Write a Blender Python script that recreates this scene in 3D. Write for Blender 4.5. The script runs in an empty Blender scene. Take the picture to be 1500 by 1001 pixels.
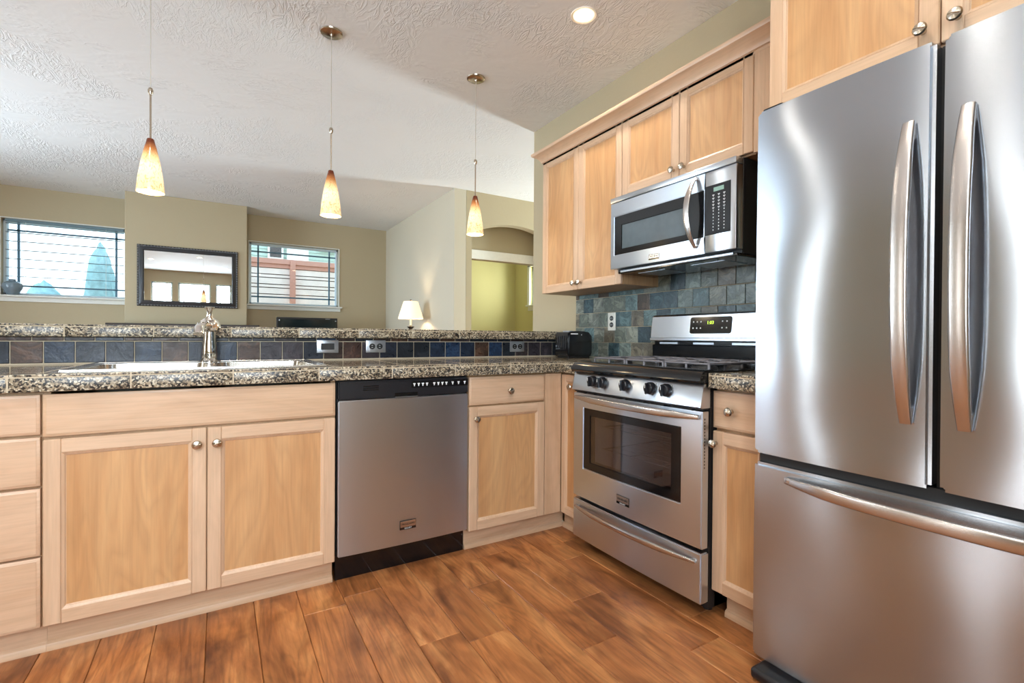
import bpy, bmesh, math, random
from mathutils import Vector, Matrix
random.seed(7)
PI = math.pi
C = bpy.context.scene.collection
sc = bpy.context.scene

# ------------------------------------------------------------------ camera, world, lights, exposure
cam_d = bpy.data.cameras.new('camera'); cam = bpy.data.objects.new('camera', cam_d); C.objects.link(cam)
cam_d.sensor_fit = 'HORIZONTAL'; cam_d.sensor_width = 36.0; cam_d.lens = 707.33 / 1500 * 36.0
cam_d.clip_start = 0.02; cam_d.clip_end = 100
r_ = Vector((0.85562161, -0.51755889, 0.00666781)); u_ = Vector((-0.00206189, 0.0094739, 0.999953)); f_ = Vector((0.51759774, 0.85559514, -0.00703892))
M = Matrix.Identity(4)
for i in range(3):
    M[i][0] = r_[i]; M[i][1] = u_[i]; M[i][2] = -f_[i]
M[0][3], M[1][3], M[2][3] = 0, 0, 1.0401
cam.matrix_world = M
sc.camera = cam
sc.view_settings.view_transform = 'Standard'; sc.view_settings.look = 'None'; sc.view_settings.gamma = 1
sc.view_settings.use_curve_mapping = False
sc.view_settings.exposure = 0.27
sc.cycles.use_denoising = True
sc.cycles.max_bounces = 8; sc.cycles.diffuse_bounces = 5; sc.cycles.glossy_bounces = 5
sc.cycles.transparent_max_bounces = 12; sc.cycles.sample_clamp_indirect = 6.0
sc.cycles.caustics_reflective = False; sc.cycles.caustics_refractive = False

w = bpy.data.worlds.new('sky'); sc.world = w; w.use_nodes = True
nt = w.node_tree; nt.nodes.clear()
wo = nt.nodes.new('ShaderNodeOutputWorld'); bg = nt.nodes.new('ShaderNodeBackground')
tc = nt.nodes.new('ShaderNodeTexCoord'); sep = nt.nodes.new('ShaderNodeSeparateXYZ'); cr = nt.nodes.new('ShaderNodeValToRGB')
cr.color_ramp.elements[0].position = 0.0; cr.color_ramp.elements[0].color = (0.83, 0.95, 1.0, 1)
cr.color_ramp.elements[1].position = 0.5; cr.color_ramp.elements[1].color = (0.55, 0.8, 1.0, 1)
nt.links.new(tc.outputs['Generated'], sep.inputs[0]); nt.links.new(sep.outputs['Z'], cr.inputs[0])
nt.links.new(cr.outputs[0], bg.inputs[0]); nt.links.new(bg.outputs[0], wo.inputs[0])
bg.inputs[1].default_value = 2.7

def area(name, loc, direction, sx, sy, power, col, spread=180):
    d = bpy.data.lights.new(name, 'AREA'); d.shape = 'RECTANGLE'; d.size = sx; d.size_y = sy
    d.energy = power; d.color = col; d.spread = math.radians(spread)
    o = bpy.data.objects.new(name, d); C.objects.link(o); o.location = loc
    o.rotation_euler = Vector(direction).to_track_quat('-Z', 'Y').to_euler()
    return o
DAY = (0.80, 0.91, 1.0); DAYB = (0.70, 0.86, 1.0)
# daylight standing just outside the glass of the windows behind, beside and beyond the camera
for k, (x0, x1) in enumerate(((-1.5, -1.05), (-0.93, -0.22), (-0.1, 0.26))):
    area('daylight_near_%d' % k, ((x0+x1)/2, -1.12, 1.70), (0, 1, 0), x1-x0, 1.46, 45*(x1-x0)/0.5, DAY)
area('daylight_left_0', (-3.82, 3.35, 1.25), (1, 0, 0), 0.30, 2.1, 13, (1.0, 0.97, 0.92))
area('daylight_left_1', (-3.82, 1.55, 1.25), (1, 0, 0), 0.36, 2.1, 18, (1.0, 0.97, 0.92))
area('daylight_left_added', (-3.82, 4.95, 1.35), (1, 0, 0), 1.9, 1.7, 112, DAYB, 125)  # added light of an unseen wide window, brightens side wall and ceiling
area('daylight_entry', (5.93, 4.14, 1.2), (-1, 0, 0), 0.5, 1.7, 200, (0.80, 0.95, 1.0))
area('daylight_hall', (4.84, 6.72, 1.95), (-1, 0, 0), 0.72, 0.66, 36, (0.95, 1.0, 0.9))
for nm, x0, x1 in (('a', -2.1, -0.99), ('b', 0.345, 1.53)):
    p = area('window_portal_' + nm, ((x0+x1)/2, 7.80, 1.92), (0, -1, 0), x1-x0, 0.87, 1, (1, 1, 1)); p.data.cycles.is_portal = True

# ------------------------------------------------------------------ material helpers
def lin(c):
    return tuple(((x/255)/12.92 if x/255 <= 0.04045 else ((x/255+0.055)/1.055)**2.4) for x in c) + (1,)
class NT:
    def __init__(s, name):
        s.m = bpy.data.materials.new(name); s.m.use_nodes = True; s.t = s.m.node_tree; s.n = s.t.nodes; s.l = s.t.links
        s.b = s.n['Principled BSDF']; s.out = s.n['Material Output']
    def node(s, t, **kw):
        n = s.n.new(t)
        for k, v in kw.items(): setattr(n, k, v)
        return n
    def set(s, n, **kw):
        for k, v in kw.items():
            i = n.inputs[k.replace('_', ' ')]
            if hasattr(v, 'is_output'): s.l.new(v, i)
            else: i.default_value = v
    def co(s, scale=(1, 1, 1), kind='Object', rnd=0, rot=(0, 0, 0)):
        t = s.node('ShaderNodeTexCoord'); mp = s.node('ShaderNodeMapping'); mp.inputs['Scale'].default_value = scale
        mp.inputs['Rotation'].default_value = rot
        s.l.new(t.outputs[kind], mp.inputs[0])
        if rnd:
            oi = s.node('ShaderNodeObjectInfo'); mm = s.node('ShaderNodeMath', operation='MULTIPLY'); mm.inputs[1].default_value = rnd
            s.l.new(oi.outputs['Random'], mm.inputs[0]); s.l.new(mm.outputs[0], mp.inputs['Location'])
        return mp.outputs[0]
    def noise(s, vec, scale=5, detail=3, rough=0.5, dist=0):
        n = s.node('ShaderNodeTexNoise'); s.l.new(vec, n.inputs['Vector'])
        s.set(n, Scale=scale, Detail=detail, Roughness=rough, Distortion=dist); return n
    def ramp(s, fac, stops, interp='LINEAR'):
        n = s.node('ShaderNodeValToRGB'); e = n.color_ramp; e.interpolation = interp
        while len(e.elements) < len(stops): e.elements.new(0.5)
        for k, (p, c) in enumerate(stops):
            e.elements[k].position = p; e.elements[k].color = c if len(c) == 4 else tuple(c) + (1,)
        s.l.new(fac, n.inputs[0]); return n.outputs[0]
    def math(s, op, a, b=0.0, c=None):
        n = s.node('ShaderNodeMath', operation=op)
        for k, v in enumerate((a, b, c)):
            if v is None: continue
            if hasattr(v, 'is_output'): s.l.new(v, n.inputs[k])
            else: n.inputs[k].default_value = v
        return n.outputs[0]
    def mix(s, fac, a, b, mode='MIX'):
        n = s.node('ShaderNodeMix', data_type='RGBA', blend_type=mode)
        for k, v in ((0, fac), (6, a), (7, b)):
            if hasattr(v, 'is_output'): s.l.new(v, n.inputs[k])
            else: n.inputs[k].default_value = v
        return n.outputs[2]
    def bump(s, h, dist=0.002, strength=1.0):
        n = s.node('ShaderNodeBump'); n.inputs['Distance'].default_value = dist; n.inputs['Strength'].default_value = strength
        s.l.new(h, n.inputs['Height']); s.l.new(n.outputs[0], s.b.inputs['Normal']); return n
    def base(s, col=None, rough=None, metal=None, spec=None):
        i = s.b.inputs
        if col is not None:
            if hasattr(col, 'is_output'): s.l.new(col, i['Base Color'])
            else: i['Base Color'].default_value = col
        if rough is not None:
            if hasattr(rough, 'is_output'): s.l.new(rough, i['Roughness'])
            else: i['Roughness'].default_value = rough
        if metal is not None: i['Metallic'].default_value = metal
        if spec is not None: i['Specular IOR Level'].default_value = spec
        return s

def plain(name, rgb, rough=0.5, metal=0, spec=0.5, var=0.06, nscale=30, bump=0):
    s = NT(name); c = lin(rgb); n = s.noise(s.co(), nscale, 3)
    d = tuple(x*(1-var) for x in c[:3]) + (1,); e = tuple(min(1, x*(1+var)) for x in c[:3]) + (1,)
    s.base(s.ramp(n.outputs[0], [(0.3, d), (0.7, e)]), rough, metal, spec)
    if bump: s.bump(n.outputs[0], bump)
    return s.m
def emit(name, rgb, strength):
    s = NT(name); s.base(lin(rgb), 0.5); s.b.inputs['Emission Color'].default_value = lin(rgb); s.b.inputs['Emission Strength'].default_value = strength
    return s.m

def wood(name, axis, light=(220, 188, 158), dark=(202, 166, 134), rough=0.38, contour=0.22):
    s = NT(name)
    a = [13, 13, 13]; a[axis] = 1.3
    b = [3.2, 3.2, 3.2]; b[axis] = 0.9
    c = [160, 160, 160]; c[axis] = 5
    n1 = s.noise(s.co(a, rnd=37), 1, 5, 0.6, 0.6)
    n2 = s.noise(s.co(b, rnd=23), 1, 2, 0.5, 1.4)
    n3 = s.noise(s.co(c, rnd=11), 1, 3, 0.6)
    f = s.math('FRACT', s.math('MULTIPLY', n2.outputs[0], 11.0))
    line = s.ramp(f, [(0.0, (0.45,)*3), (0.3, (0.95,)*3), (0.55, (1,)*3), (1.0, (0.5,)*3)])
    col = s.ramp(n1.outputs[0], [(0.3, lin(dark)), (0.68, lin(light))])
    L = s.mix(contour*0.42, (1, 1, 1, 1), line)
    col = s.mix(1.0, col, L, 'MULTIPLY')
    fib = s.ramp(n3.outputs[0], [(0.3, (0.86,)*3), (0.6, (1,)*3)])
    col = s.mix(0.7, col, fib, 'MULTIPLY')
    oi = s.node('ShaderNodeObjectInfo')
    tone = s.ramp(oi.outputs['Random'], [(0, (0.93, 0.90, 0.86)), (0.5, (1, 1, 1)), (1, (0.97, 0.95, 0.95))])
    col = s.mix(1.0, col, tone, 'MULTIPLY')
    s.base(col, rough); s.bump(n3.outputs[0], 0.0004, 0.4)
    return s.m

WV = wood('maple_vertical', 2); WX = wood('maple_along_x', 0); WY = wood('maple_along_y', 1)
WVP = wood('maple_panel', 2, (212, 168, 120), (196, 146, 98), 0.4, 0.45)
WDark = plain('dark_subfloor', (88, 58, 38), 0.7)
WSide = wood('maple_side', 2, (196, 160, 120), (170, 130, 92), 0.45, 0.3)

AROT = 0.25
def steel(name, rgb=(208, 216, 226), rough=0.28, wavy=0.0, aniso=0.8, smudge=0.1, axis='Z'):
    s = NT(name)
    n = s.noise(s.co((3, 3, 3)), 1.6, 1, 0.5, 0.0)
    c = lin(rgb)
    s.base(c, rough, 1.0)
    s.b.inputs['Anisotropic'].default_value = aniso
    tg = s.node('ShaderNodeTangent', direction_type='RADIAL', axis=axis); s.l.new(tg.outputs[0], s.b.inputs['Tangent'])
    s.b.inputs['Anisotropic Rotation'].default_value = AROT
    br = s.noise(s.co((2, 2, 900)), 1, 2)
    if wavy:
        wv = s.noise(s.co((1.2, 1.2, 2.2)), 1.5, 0, 0.4, 0.0)
        s.bump(s.math('MULTIPLY', wv.outputs[0], wavy), 1.0, 1.0)
    else:
        s.bump(br.outputs[0], 0.0001, 0.6)
    return s.m
ST = steel('brushed_steel'); STF = steel('fridge_steel', (180, 186, 194), 0.205, 0.016, 0.97, 0.03)
STD = steel('dishwasher_steel', (204, 212, 222), 0.30, 0.002)
CHROME = plain('chrome', (225, 222, 218), 0.08, 1.0)
NICKEL = plain('brushed_nickel', (190, 178, 162), 0.25, 1.0)
HAND = steel('handle_steel', (198, 192, 188), 0.27, 0, 0.3, 0.03)
BLACK = plain('black_gloss', (14, 15, 18), 0.12, 0, 0.6)
BLACKM = plain('black_matte', (22, 22, 24), 0.5)
BLACKB = plain('black_satin', (26, 27, 32), 0.3)
IRON = plain('cast_iron', (118, 114, 118), 0.38, 0.3, bump=0.0006, nscale=200)  # grey raised to carry the reflections on the black grates
WHITE = plain('white_paint', (236, 236, 230), 0.45, var=0.02)
PRINT = plain('white_print', (225, 228, 230), 0.5, var=0.01)
PLATEM = plain('outlet_plate_metal', (176, 182, 190), 0.3, 0.8)
PLATEW = plain('outlet_plate_white', (225, 224, 216), 0.4)

def paint(name, rgb, b=0.0012):
    s = NT(name); n = s.noise(s.co(), 45, 4); n2 = s.noise(s.co(), 1.2, 2)
    c = lin(rgb); s.base(s.ramp(n2.outputs[0], [(0.3, tuple(x*0.97 for x in c[:3]) + (1,)), (0.7, c)]), 0.65, 0, 0.3)
    s.bump(n.outputs[0], b, 0.6); return s.m
WALL = paint('wall_tan_paint', (182, 169, 140)); WALLY = paint('wall_yellow_green', (208, 200, 142)); WALLL = paint('wall_tan_lit', (204, 196, 176))  # side wall is the same tan paint, daylight lightened into its colour

def ceiling_mat():
    s = NT('ceiling_plaster')
    v = s.co((1, 1, 1)); n0 = s.noise(v, 2.2, 3, 0.5, 0.8); n9 = s.noise(s.co((1, 1, 1)), 1.3, 2, 0.5, 0.5)
    def ridges(sc_, rot, scale, dist, sharp):
        n = s.noise(s.co(sc_, rot=rot), scale, 3, 0.55, dist)
        r = s.math('SUBTRACT', 1.0, s.math('MULTIPLY', s.math('ABSOLUTE', s.math('SUBTRACT', n.outputs[0], 0.5)), sharp))
        return s.math('MAXIMUM', r, 0.0)
    m1 = s.ramp(n0.outputs[0], [(0.50, (0,)*3), (0.62, (1,)*3)]); m2 = s.ramp(n9.outputs[0], [(0.42, (1,)*3), (0.52, (0,)*3)])
    a = s.math('MULTIPLY', m1, ridges((1, 3.2, 1), (0, 0, 0.5), 5.5, 1.2, 12.0))
    b = s.math('MULTIPLY', m2, ridges((2.6, 1, 1), (0, 0, -0.4), 7.5, 1.5, 10.0))
    lo = s.noise(s.co((1, 1.6, 1)), 3.0, 3, 0.55, 1.0)
    h = s.math('ADD', s.math('ADD', a, b), s.math('MULTIPLY', lo.outputs[0], 2.0))
    s.base(lin((232, 234, 234)), 0.7, 0, 0.3); s.bump(h, 0.0028, 0.9); return s.m
CEIL = ceiling_mat()

def floor_mat():
    s = NT('hand_scraped_planks')
    g = s.node('ShaderNodeNewGeometry'); rnd = g.outputs['Random Per Island']
    off = s.node('ShaderNodeCombineXYZ')
    s.l.new(s.math('MULTIPLY', rnd, 41), off.inputs[0]); s.l.new(s.math('MULTIPLY', rnd, 17), off.inputs[1]); s.l.new(s.math('MULTIPLY', rnd, 29), off.inputs[2])
    def cv(sc_):
        va = s.node('ShaderNodeVectorMath', operation='ADD'); t = s.node('ShaderNodeTexCoord')
        mp = s.node('ShaderNodeMapping'); mp.inputs['Scale'].default_value = sc_
        s.l.new(t.outputs['Object'], mp.inputs[0]); s.l.new(mp.outputs[0], va.inputs[0]); s.l.new(off.outputs[0], va.inputs[1]); return va.outputs[0]
    n1 = s.noise(cv((9, 2.0, 1)), 1, 5, 0.6, 1.0)
    n2 = s.noise(cv((8, 1.1, 1)), 1, 2, 0.5, 1.0)
    n3 = s.noise(cv((120, 7, 1)), 1, 3, 0.6, 0.4)
    n4 = s.noise(cv((4, 3, 1)), 1, 3, 0.6, 0.6)
    f = s.math('FRACT', s.math('MULTIPLY', n2.outputs[0], 10.0))
    line = s.ramp(f, [(0.0, (0.5,)*3), (0.25, (0.95,)*3), (0.6, (1,)*3), (1.0, (0.5,)*3)])
    col = s.ramp(n1.outputs[0], [(0.25, lin((122, 72, 42))), (0.5, lin((182, 118, 70))), (0.75, lin((224, 162, 104)))])
    col = s.mix(0.55, col, line, 'MULTIPLY')
    fib = s.ramp(n3.outputs[0], [(0.3, (0.7,)*3), (0.6, (1,)*3)]); col = s.mix(0.7, col, fib, 'MULTIPLY')
    dk = s.ramp(n4.outputs[0], [(0.34, (0.36, 0.31, 0.28)), (0.52, (1, 1, 1))]); col = s.mix(0.62, col, dk, 'MULTIPLY')
    tone = s.ramp(rnd, [(0, (0.72, 0.66, 0.62)), (0.35, (1.0, 0.96, 0.9)), (0.7, (1.0, 1.0, 1.0)), (1, (0.86, 0.78, 0.72))])
    col = s.mix(1.0, col, tone, 'MULTIPLY')
    s.base(col, s.ramp(n4.outputs[0], [(0.3, (0.42,)*3), (0.7, (0.3,)*3)]), 0, 0.45)
    h = s.math('ADD', s.math('MULTIPLY', line, 0.25), s.math('ADD', n1.outputs[0], s.math('MULTIPLY', n3.outputs[0], 0.12)))
    s.bump(h, 0.0022, 0.8); return s.m
FLOOR = floor_mat()

def granite(name, grid=False, rough=0.22):
    s = NT(name)
    nz = s.noise(s.co((1, 1, 1)), 60, 2); v0 = s.co((1, 1, 1))
    dm = s.node('ShaderNodeVectorMath', operation='MULTIPLY_ADD'); s.l.new(nz.outputs['Color'], dm.inputs[0]); dm.inputs[1].default_value = (0.010, 0.010, 0.010); s.l.new(v0, dm.inputs[2])
    vo = s.node('ShaderNodeTexVoronoi'); s.l.new(dm.outputs[0], vo.inputs['Vector']); vo.inputs['Scale'].default_value = 190
    sp = s.node('ShaderNodeSeparateColor'); s.l.new(vo.outputs['Color'], sp.inputs[0])
    big = s.noise(v0, 22, 3, 0.6)
    fac = s.math('ADD', s.math('MULTIPLY', sp.outputs[0], 0.75), s.math('MULTIPLY', big.outputs[0], 0.3))
    col = s.ramp(fac, [(0.0, lin((16, 15, 15))), (0.31, lin((54, 46, 40))), (0.43, lin((118, 105, 86))), (0.60, lin((160, 146, 122))), (0.78, lin((200, 190, 168)))], 'CONSTANT')
    if grid:
        t = s.node('ShaderNodeTexCoord'); q = s.node('ShaderNodeSeparateXYZ'); s.l.new(t.outputs['Object'], q.inputs[0])
        def gl(ch, off, pitch=0.3048):
            fr = s.math('FRACT', s.math('DIVIDE', s.math('ADD', q.outputs[ch], off), pitch))
            return s.math('LESS_THAN', fr, 0.0045/pitch)
        gm = s.math('MAXIMUM', gl(0, 10*0.3048+0.2), gl(1, 10*0.3048-0.06))
        col = s.mix(gm, col, lin((196, 184, 162)))
        s.l.new(s.math('MULTIPLY_ADD', gm, 0.5, rough), s.b.inputs['Roughness']); s.base(col, None, 0, 0.6)
    else: s.base(col, rough, 0, 0.6)
    return s.m
GRAN = granite('granite_edge', rough=0.34); GRANT = granite('granite_top', True, 0.10)
GROUT = plain('sand_grout', (196, 182, 158), 0.8)

def slate(name, cols, vein):
    s = NT(name)
    g = s.node('ShaderNodeNewGeometry'); rnd = g.outputs['Random Per Island']
    t = s.node('ShaderNodeTexCoord'); off = s.node('ShaderNodeCombineXYZ')
    for k, m_ in enumerate((31, 57, 13)): s.l.new(s.math('MULTIPLY', rnd, m_), off.inputs[k])
    va = s.node('ShaderNodeVectorMath', operation='ADD'); s.l.new(t.outputs['Object'], va.inputs[0]); s.l.new(off.outputs[0], va.inputs[1])
    n1 = s.noise(va.outputs[0], 9, 5, 0.6, 1.6); n2 = s.noise(va.outputs[0], 26, 5, 0.65, 0.8)
    col = s.ramp(rnd, [(k/len(cols), lin(c)) for k, c in enumerate(cols)], 'CONSTANT')
    v = s.ramp(n1.outputs[0], [(0.32, (0.42, 0.42, 0.44)), (0.46, (0.95, 0.95, 0.95)), (0.50, (0.6, 0.6, 0.6)), (0.53, (1, 1, 1)), (0.60, vein), (0.64, (0.85, 0.85, 0.85)), (0.8, (0.7, 0.7, 0.72))])
    col = s.mix(1.0, col, v, 'MULTIPLY')
    s.base(col, s.ramp(n2.outputs[0], [(0.3, (0.24,)*3), (0.7, (0.42,)*3)]), 0, 0.35)
    h = s.math('ADD', n1.outputs[0], s.math('MULTIPLY', n2.outputs[0], 0.4)); s.bump(h, 0.003, 0.8); return s.m
SLATEP = slate('slate_dark', [(32, 44, 62), (66, 48, 42), (30, 36, 48), (54, 50, 56), (50, 38, 34), (32, 50, 76), (60, 54, 56), (30, 36, 44), (74, 56, 46)], (1.6, 1.5, 1.45))
SLATER = slate('slate_grey_green', [(88, 112, 116), (112, 126, 122), (64, 86, 94), (124, 130, 122), (78, 68, 60), (96, 118, 120), (58, 76, 84), (106, 114, 106), (110, 106, 94)], (1.55, 1.5, 1.42))

def glassmat(name, tint=(1, 1, 1), gloss=0.07, rough=0.0):
    s = NT(name); s.n.remove(s.b)
    tr = s.node('ShaderNodeBsdfTransparent'); tr.inputs[0].default_value = tuple(tint) + (1,)
    gl = s.node('ShaderNodeBsdfGlossy'); gl.inputs['Roughness'].default_value = rough
    mx = s.node('ShaderNodeMixShader'); mx.inputs[0].default_value = gloss
    s.l.new(tr.outputs[0], mx.inputs[1]); s.l.new(gl.outputs[0], mx.inputs[2]); s.l.new(mx.outputs[0], s.out.inputs[0]); return s.m
GLASS = glassmat('window_glass'); OVENG = glassmat('oven_glass', (0.7, 0.68, 0.71), 0.14, 0.02)
MIRROR = plain('mirror_glass', (235, 238, 238), 0.01, 1.0, var=0.0)

# ------------------------------------------------------------------ mesh helpers
class MB:
    def __init__(s): s.bm = bmesh.new()
    def _tag(s, before, mat):
        for f in s.bm.faces:
            if f not in before: f.material_index = mat
    def box(s, x0, x1, y0, y1, z0, z1, bev=0, mat=0, seg=1):
        b = bmesh.new(); bmesh.ops.create_cube(b, size=1)
        sx, sy, sz = abs(x1-x0), abs(y1-y0), abs(z1-z0)
        for v in b.verts: v.co = Vector(((x0+x1)/2+v.co.x*sx, (y0+y1)/2+v.co.y*sy, (z0+z1)/2+v.co.z*sz))
        if bev: bmesh.ops.bevel(b, geom=b.edges[:], offset=min(bev, min(sx, sy, sz)*0.45), segments=seg, affect='EDGES', profile=0.5)
        return s.merge(b, mat)
    def merge(s, b, mat):
        bmesh.ops.recalc_face_normals(b, faces=b.faces[:])
        mp = {v: s.bm.verts.new(v.co) for v in b.verts}
        for f in b.faces:
            try: nf = s.bm.faces.new([mp[v] for v in f.verts]); nf.material_index = mat
            except ValueError: pass
        b.free(); return s
    def lathe(s, prof, o, axis=(0, 0, 1), n=24, mat=0, caps=True):
        b = bmesh.new(); ax = Vector(axis).normalized(); q = ax.to_track_quat('Z', 'Y'); o = Vector(o); rings = []
        for r, h in prof:
            if r < 1e-6: rings.append([b.verts.new(o + q @ Vector((0, 0, h)))])
            else: rings.append([b.verts.new(o + q @ Vector((r*math.cos(2*PI*k/n), r*math.sin(2*PI*k/n), h))) for k in range(n)])
        for A, B in zip(rings, rings[1:]):
            for k in range(n):
                a0, a1, b0, b1 = A[k % len(A)], A[(k+1) % len(A)], B[k % len(B)], B[(k+1) % len(B)]
                vs = []
                for v in (a0, a1, b1, b0):
                    if v not in vs: vs.append(v)
                if len(vs) > 2:
                    try: b.faces.new(vs)
                    except ValueError: pass
        if caps:
            for R in (rings[0], rings[-1]):
                if len(R) > 2:
                    try: b.faces.new(R)
                    except ValueError: pass
        return s.merge(b, mat)
    def sweep(s, pts, sect, mat=0, closed=False, up=(0, 0, 1), scales=None, caps=True):
        """sweep a 2-D section (list of (a,b)) along pts; a runs along side, b along up"""
        b = bmesh.new(); P = [Vector(p) for p in pts]; n = len(P); rings = []; up = Vector(up)
        for i, p in enumerate(P):
            if closed: t0, t1 = (p-P[i-1]).normalized(), (P[(i+1) % n]-p).normalized()
            else:
                t1 = (P[min(i+1, n-1)]-P[max(i, 0)]) if i < n-1 else (p-P[i-1]); t0 = (p-P[i-1]) if i > 0 else t1
                t0 = t0.normalized(); t1 = t1.normalized()
            t = (t0+t1).normalized(); sd = t.cross(up)
            if sd.length < 1e-5: sd = t.cross(Vector((1, 0, 0)))
            sd.normalize(); uu = sd.cross(t).normalized(); k = 1/max(0.35, t.dot(t1)); sc_ = scales[i] if scales else 1
            rings.append([b.verts.new(p + sd*(a*k*sc_) + uu*(c*sc_)) for a, c in sect])
        m = len(sect)
        for i in range(n if closed else n-1):
            A, B = rings[i], rings[(i+1) % n]
            for k in range(m):
                b.faces.new((A[k], A[(k+1) % m], B[(k+1) % m], B[k]))
        if caps and not closed: b.faces.new(rings[0]); b.faces.new(rings[-1])
        return s.merge(b, mat)
    def tube(s, pts, r, n=10, mat=0, scales=None, closed=False):
        up = (0, 0, 1)
        d = Vector(pts[-1])-Vector(pts[0])
        if abs(d.normalized().z) > 0.9: up = (0.3, 1, 0)
        return s.sweep(pts, [(r*math.cos(2*PI*k/n), r*math.sin(2*PI*k/n)) for k in range(n)], mat, closed, up, scales)
    def prism(s, poly, fn, w0, w1, mat=0, bev=0):
        b = bmesh.new(); A = [b.verts.new(fn(u, v, w0)) for u, v in poly]; B = [b.verts.new(fn(u, v, w1)) for u, v in poly]; n = len(poly)
        b.faces.new(A); b.faces.new(B)
        for k in range(n): b.faces.new((A[k], A[(k+1) % n], B[(k+1) % n], B[k]))
        bmesh.ops.recalc_face_normals(b, faces=b.faces[:])
        if bev:
            es = [e for e in b.edges if (e.verts[0] in B and e.verts[1] in B)]
            bmesh.ops.bevel(b, geom=es, offset=bev, segments=2, affect='EDGES')
        return s.merge(b, mat)
    def build(s, name, mats, parent=None, **props):
        bm = s.bm
        off = Vector((0, 0, 0))
        if parent is not None: off = wloc(parent)
        elif bm.verts:
            xs = [v.co.x for v in bm.verts]; ys = [v.co.y for v in bm.verts]; zs = [v.co.z for v in bm.verts]
            if 'origin' in props: off = Vector(props.pop('origin'))
            else: off = Vector(((min(xs)+max(xs))/2, (min(ys)+max(ys))/2, min(zs)))
        props.pop('origin', None)
        if off.length: bmesh.ops.translate(bm, verts=bm.verts[:], vec=-off)
        for f in bm.faces: f.smooth = True
        for e in bm.edges:
            if len(e.link_faces) == 2:
                if e.calc_face_angle(0) > 0.6: e.smooth = False
            else: e.smooth = False
        me = bpy.data.meshes.new(name); bm.to_mesh(me); bm.free()
        for m in (mats if isinstance(mats, (list, tuple)) else [mats]): me.materials.append(m)
        o = bpy.data.objects.new(name, me); C.objects.link(o)
        if parent is not None: o.parent = parent
        else: o.location = off
        for k, v in props.items(): o[k] = v
        return o
def wloc(o):
    v = Vector((0, 0, 0))
    while o is not None: v += o.location; o = o.parent
    return v
def thing(name, loc, label, cat, group=None):
    o = bpy.data.objects.new(name, None); C.objects.link(o); o.location = loc; o.empty_display_size = 0.05
    o['label'] = label; o['category'] = cat
    if group: o['group'] = group
    return o
def tag(o, label, cat, group=None):
    o['label'] = label; o['category'] = cat
    if group: o['group'] = group
    return o
def struct(name, mb, mats, parent=None, **kw):
    o = mb.build(name, mats, parent, **kw)
    if parent is None: o['kind'] = 'structure'
    return o
def text(name, s, size, o, right, up, mat, parent, ex=0.0004, align='CENTER'):
    cu = bpy.data.curves.new(name, 'FONT'); cu.body = s; cu.size = size; cu.extrude = ex; cu.align_x = align; cu.align_y = 'CENTER'; cu.resolution_u = 2
    t = bpy.data.objects.new(name, cu); C.objects.link(t); bpy.context.view_layer.update()
    me = bpy.data.meshes.new_from_object(t.evaluated_get(bpy.context.evaluated_depsgraph_get())); bpy.data.objects.remove(t); bpy.data.curves.remove(cu)
    r, u = Vector(right).normalized(), Vector(up).normalized(); n = r.cross(u); off = Vector(o) - wloc(parent)
    for v in me.vertices: v.co = off + r*v.co.x + u*v.co.y + n*v.co.z
    me.materials.clear(); me.materials.append(mat); me.name = name
    ob = bpy.data.objects.new(name, me); C.objects.link(ob); ob.parent = parent; return ob
def FY(p): return lambda u, v, w: Vector((u, p-w, v))     # faces -y; u = x
def FX(p): return lambda u, v, w: Vector((p-w, u, v))     # faces -x; u = y
def fbox(mb, F, u0, u1, v0, v1, w0, w1, bev=0, mat=0, seg=1):
    a, b = F(u0, v0, w0), F(u1, v1, w1); return mb.box(min(a.x, b.x), max(a.x, b.x), min(a.y, b.y), max(a.y, b.y), min(a.z, b.z), max(a.z, b.z), bev, mat, seg)
def arc_pts(p0, p1, out, depth, n=16, power=2.0):
    P0, P1, O = Vector(p0), Vector(p1), Vector(out).normalized(); r = []
    for k in range(n+1):
        t = k/n; r.append(P0.lerp(P1, t) + O*(depth*(1-abs(2*t-1)**power)))
    return r
def rrect(w, h, r, n=4):
    P = []
    for cx, cy, a0 in ((w/2-r, h/2-r, 0), (-w/2+r, h/2-r, PI/2), (-w/2+r, -h/2+r, PI), (w/2-r, -h/2+r, 3*PI/2)):
        for k in range(n+1): P.append((cx+r*math.cos(a0+PI/2*k/n), cy+r*math.sin(a0+PI/2*k/n)))
    return P

# ------------------------------------------------------------------ room shell
H = 2.725
XW = 2.194
mb = MB()                                                     # plank floor
seamx = 0.27 - 0.154*29
joints = {29: [1.93], 30: [1.985], 31: [1.545], 33: [1.80], 35: [1.50], 36: [1.062, 1.8], 28: [1.3], 32: [0.7], 34: [1.25]}
k = 0
x = seamx
while x < 5.9:
    js = joints.get(k) or [random.uniform(0.2, 1.6)]
    y = -0.95; cuts = [y]
    base = js[0] if js else random.uniform(0.2, 1.4)
    js2 = sorted(js)
    a = js2[0]
    b = a
    lo = [];
    while a > -0.95:
        lo.append(a); a -= random.uniform(0.75, 1.25)
    hi = js2[1:]
    b = (js2[-1])
    while b < 7.6:
        b += random.uniform(0.75, 1.25); hi.append(b)
    cuts += [c for c in sorted(set(lo+hi)) if -0.95 < c < 7.6] + [7.6]
    for c0, c1 in zip(cuts, cuts[1:]):
        if c1-c0 < 0.02: continue
        near = -0.95 < (c0+c1)/2 < 3.4 and -1.6 < x < 2.3
        mb.box(x, min(x+(0.1527 if near else 0.154), 5.9), c0, c1-(0.0012 if near else 0), -0.03, 0.0, 0.0022 if near else 0)
    x += 0.154; k += 1
    joints.setdefault(k, [random.uniform(0.2, 1.6)])
mb.box(seamx, 5.9, -0.95, 7.6, -0.06, -0.029, 0, 1)  # dark subfloor seen through the gaps between planks
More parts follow.
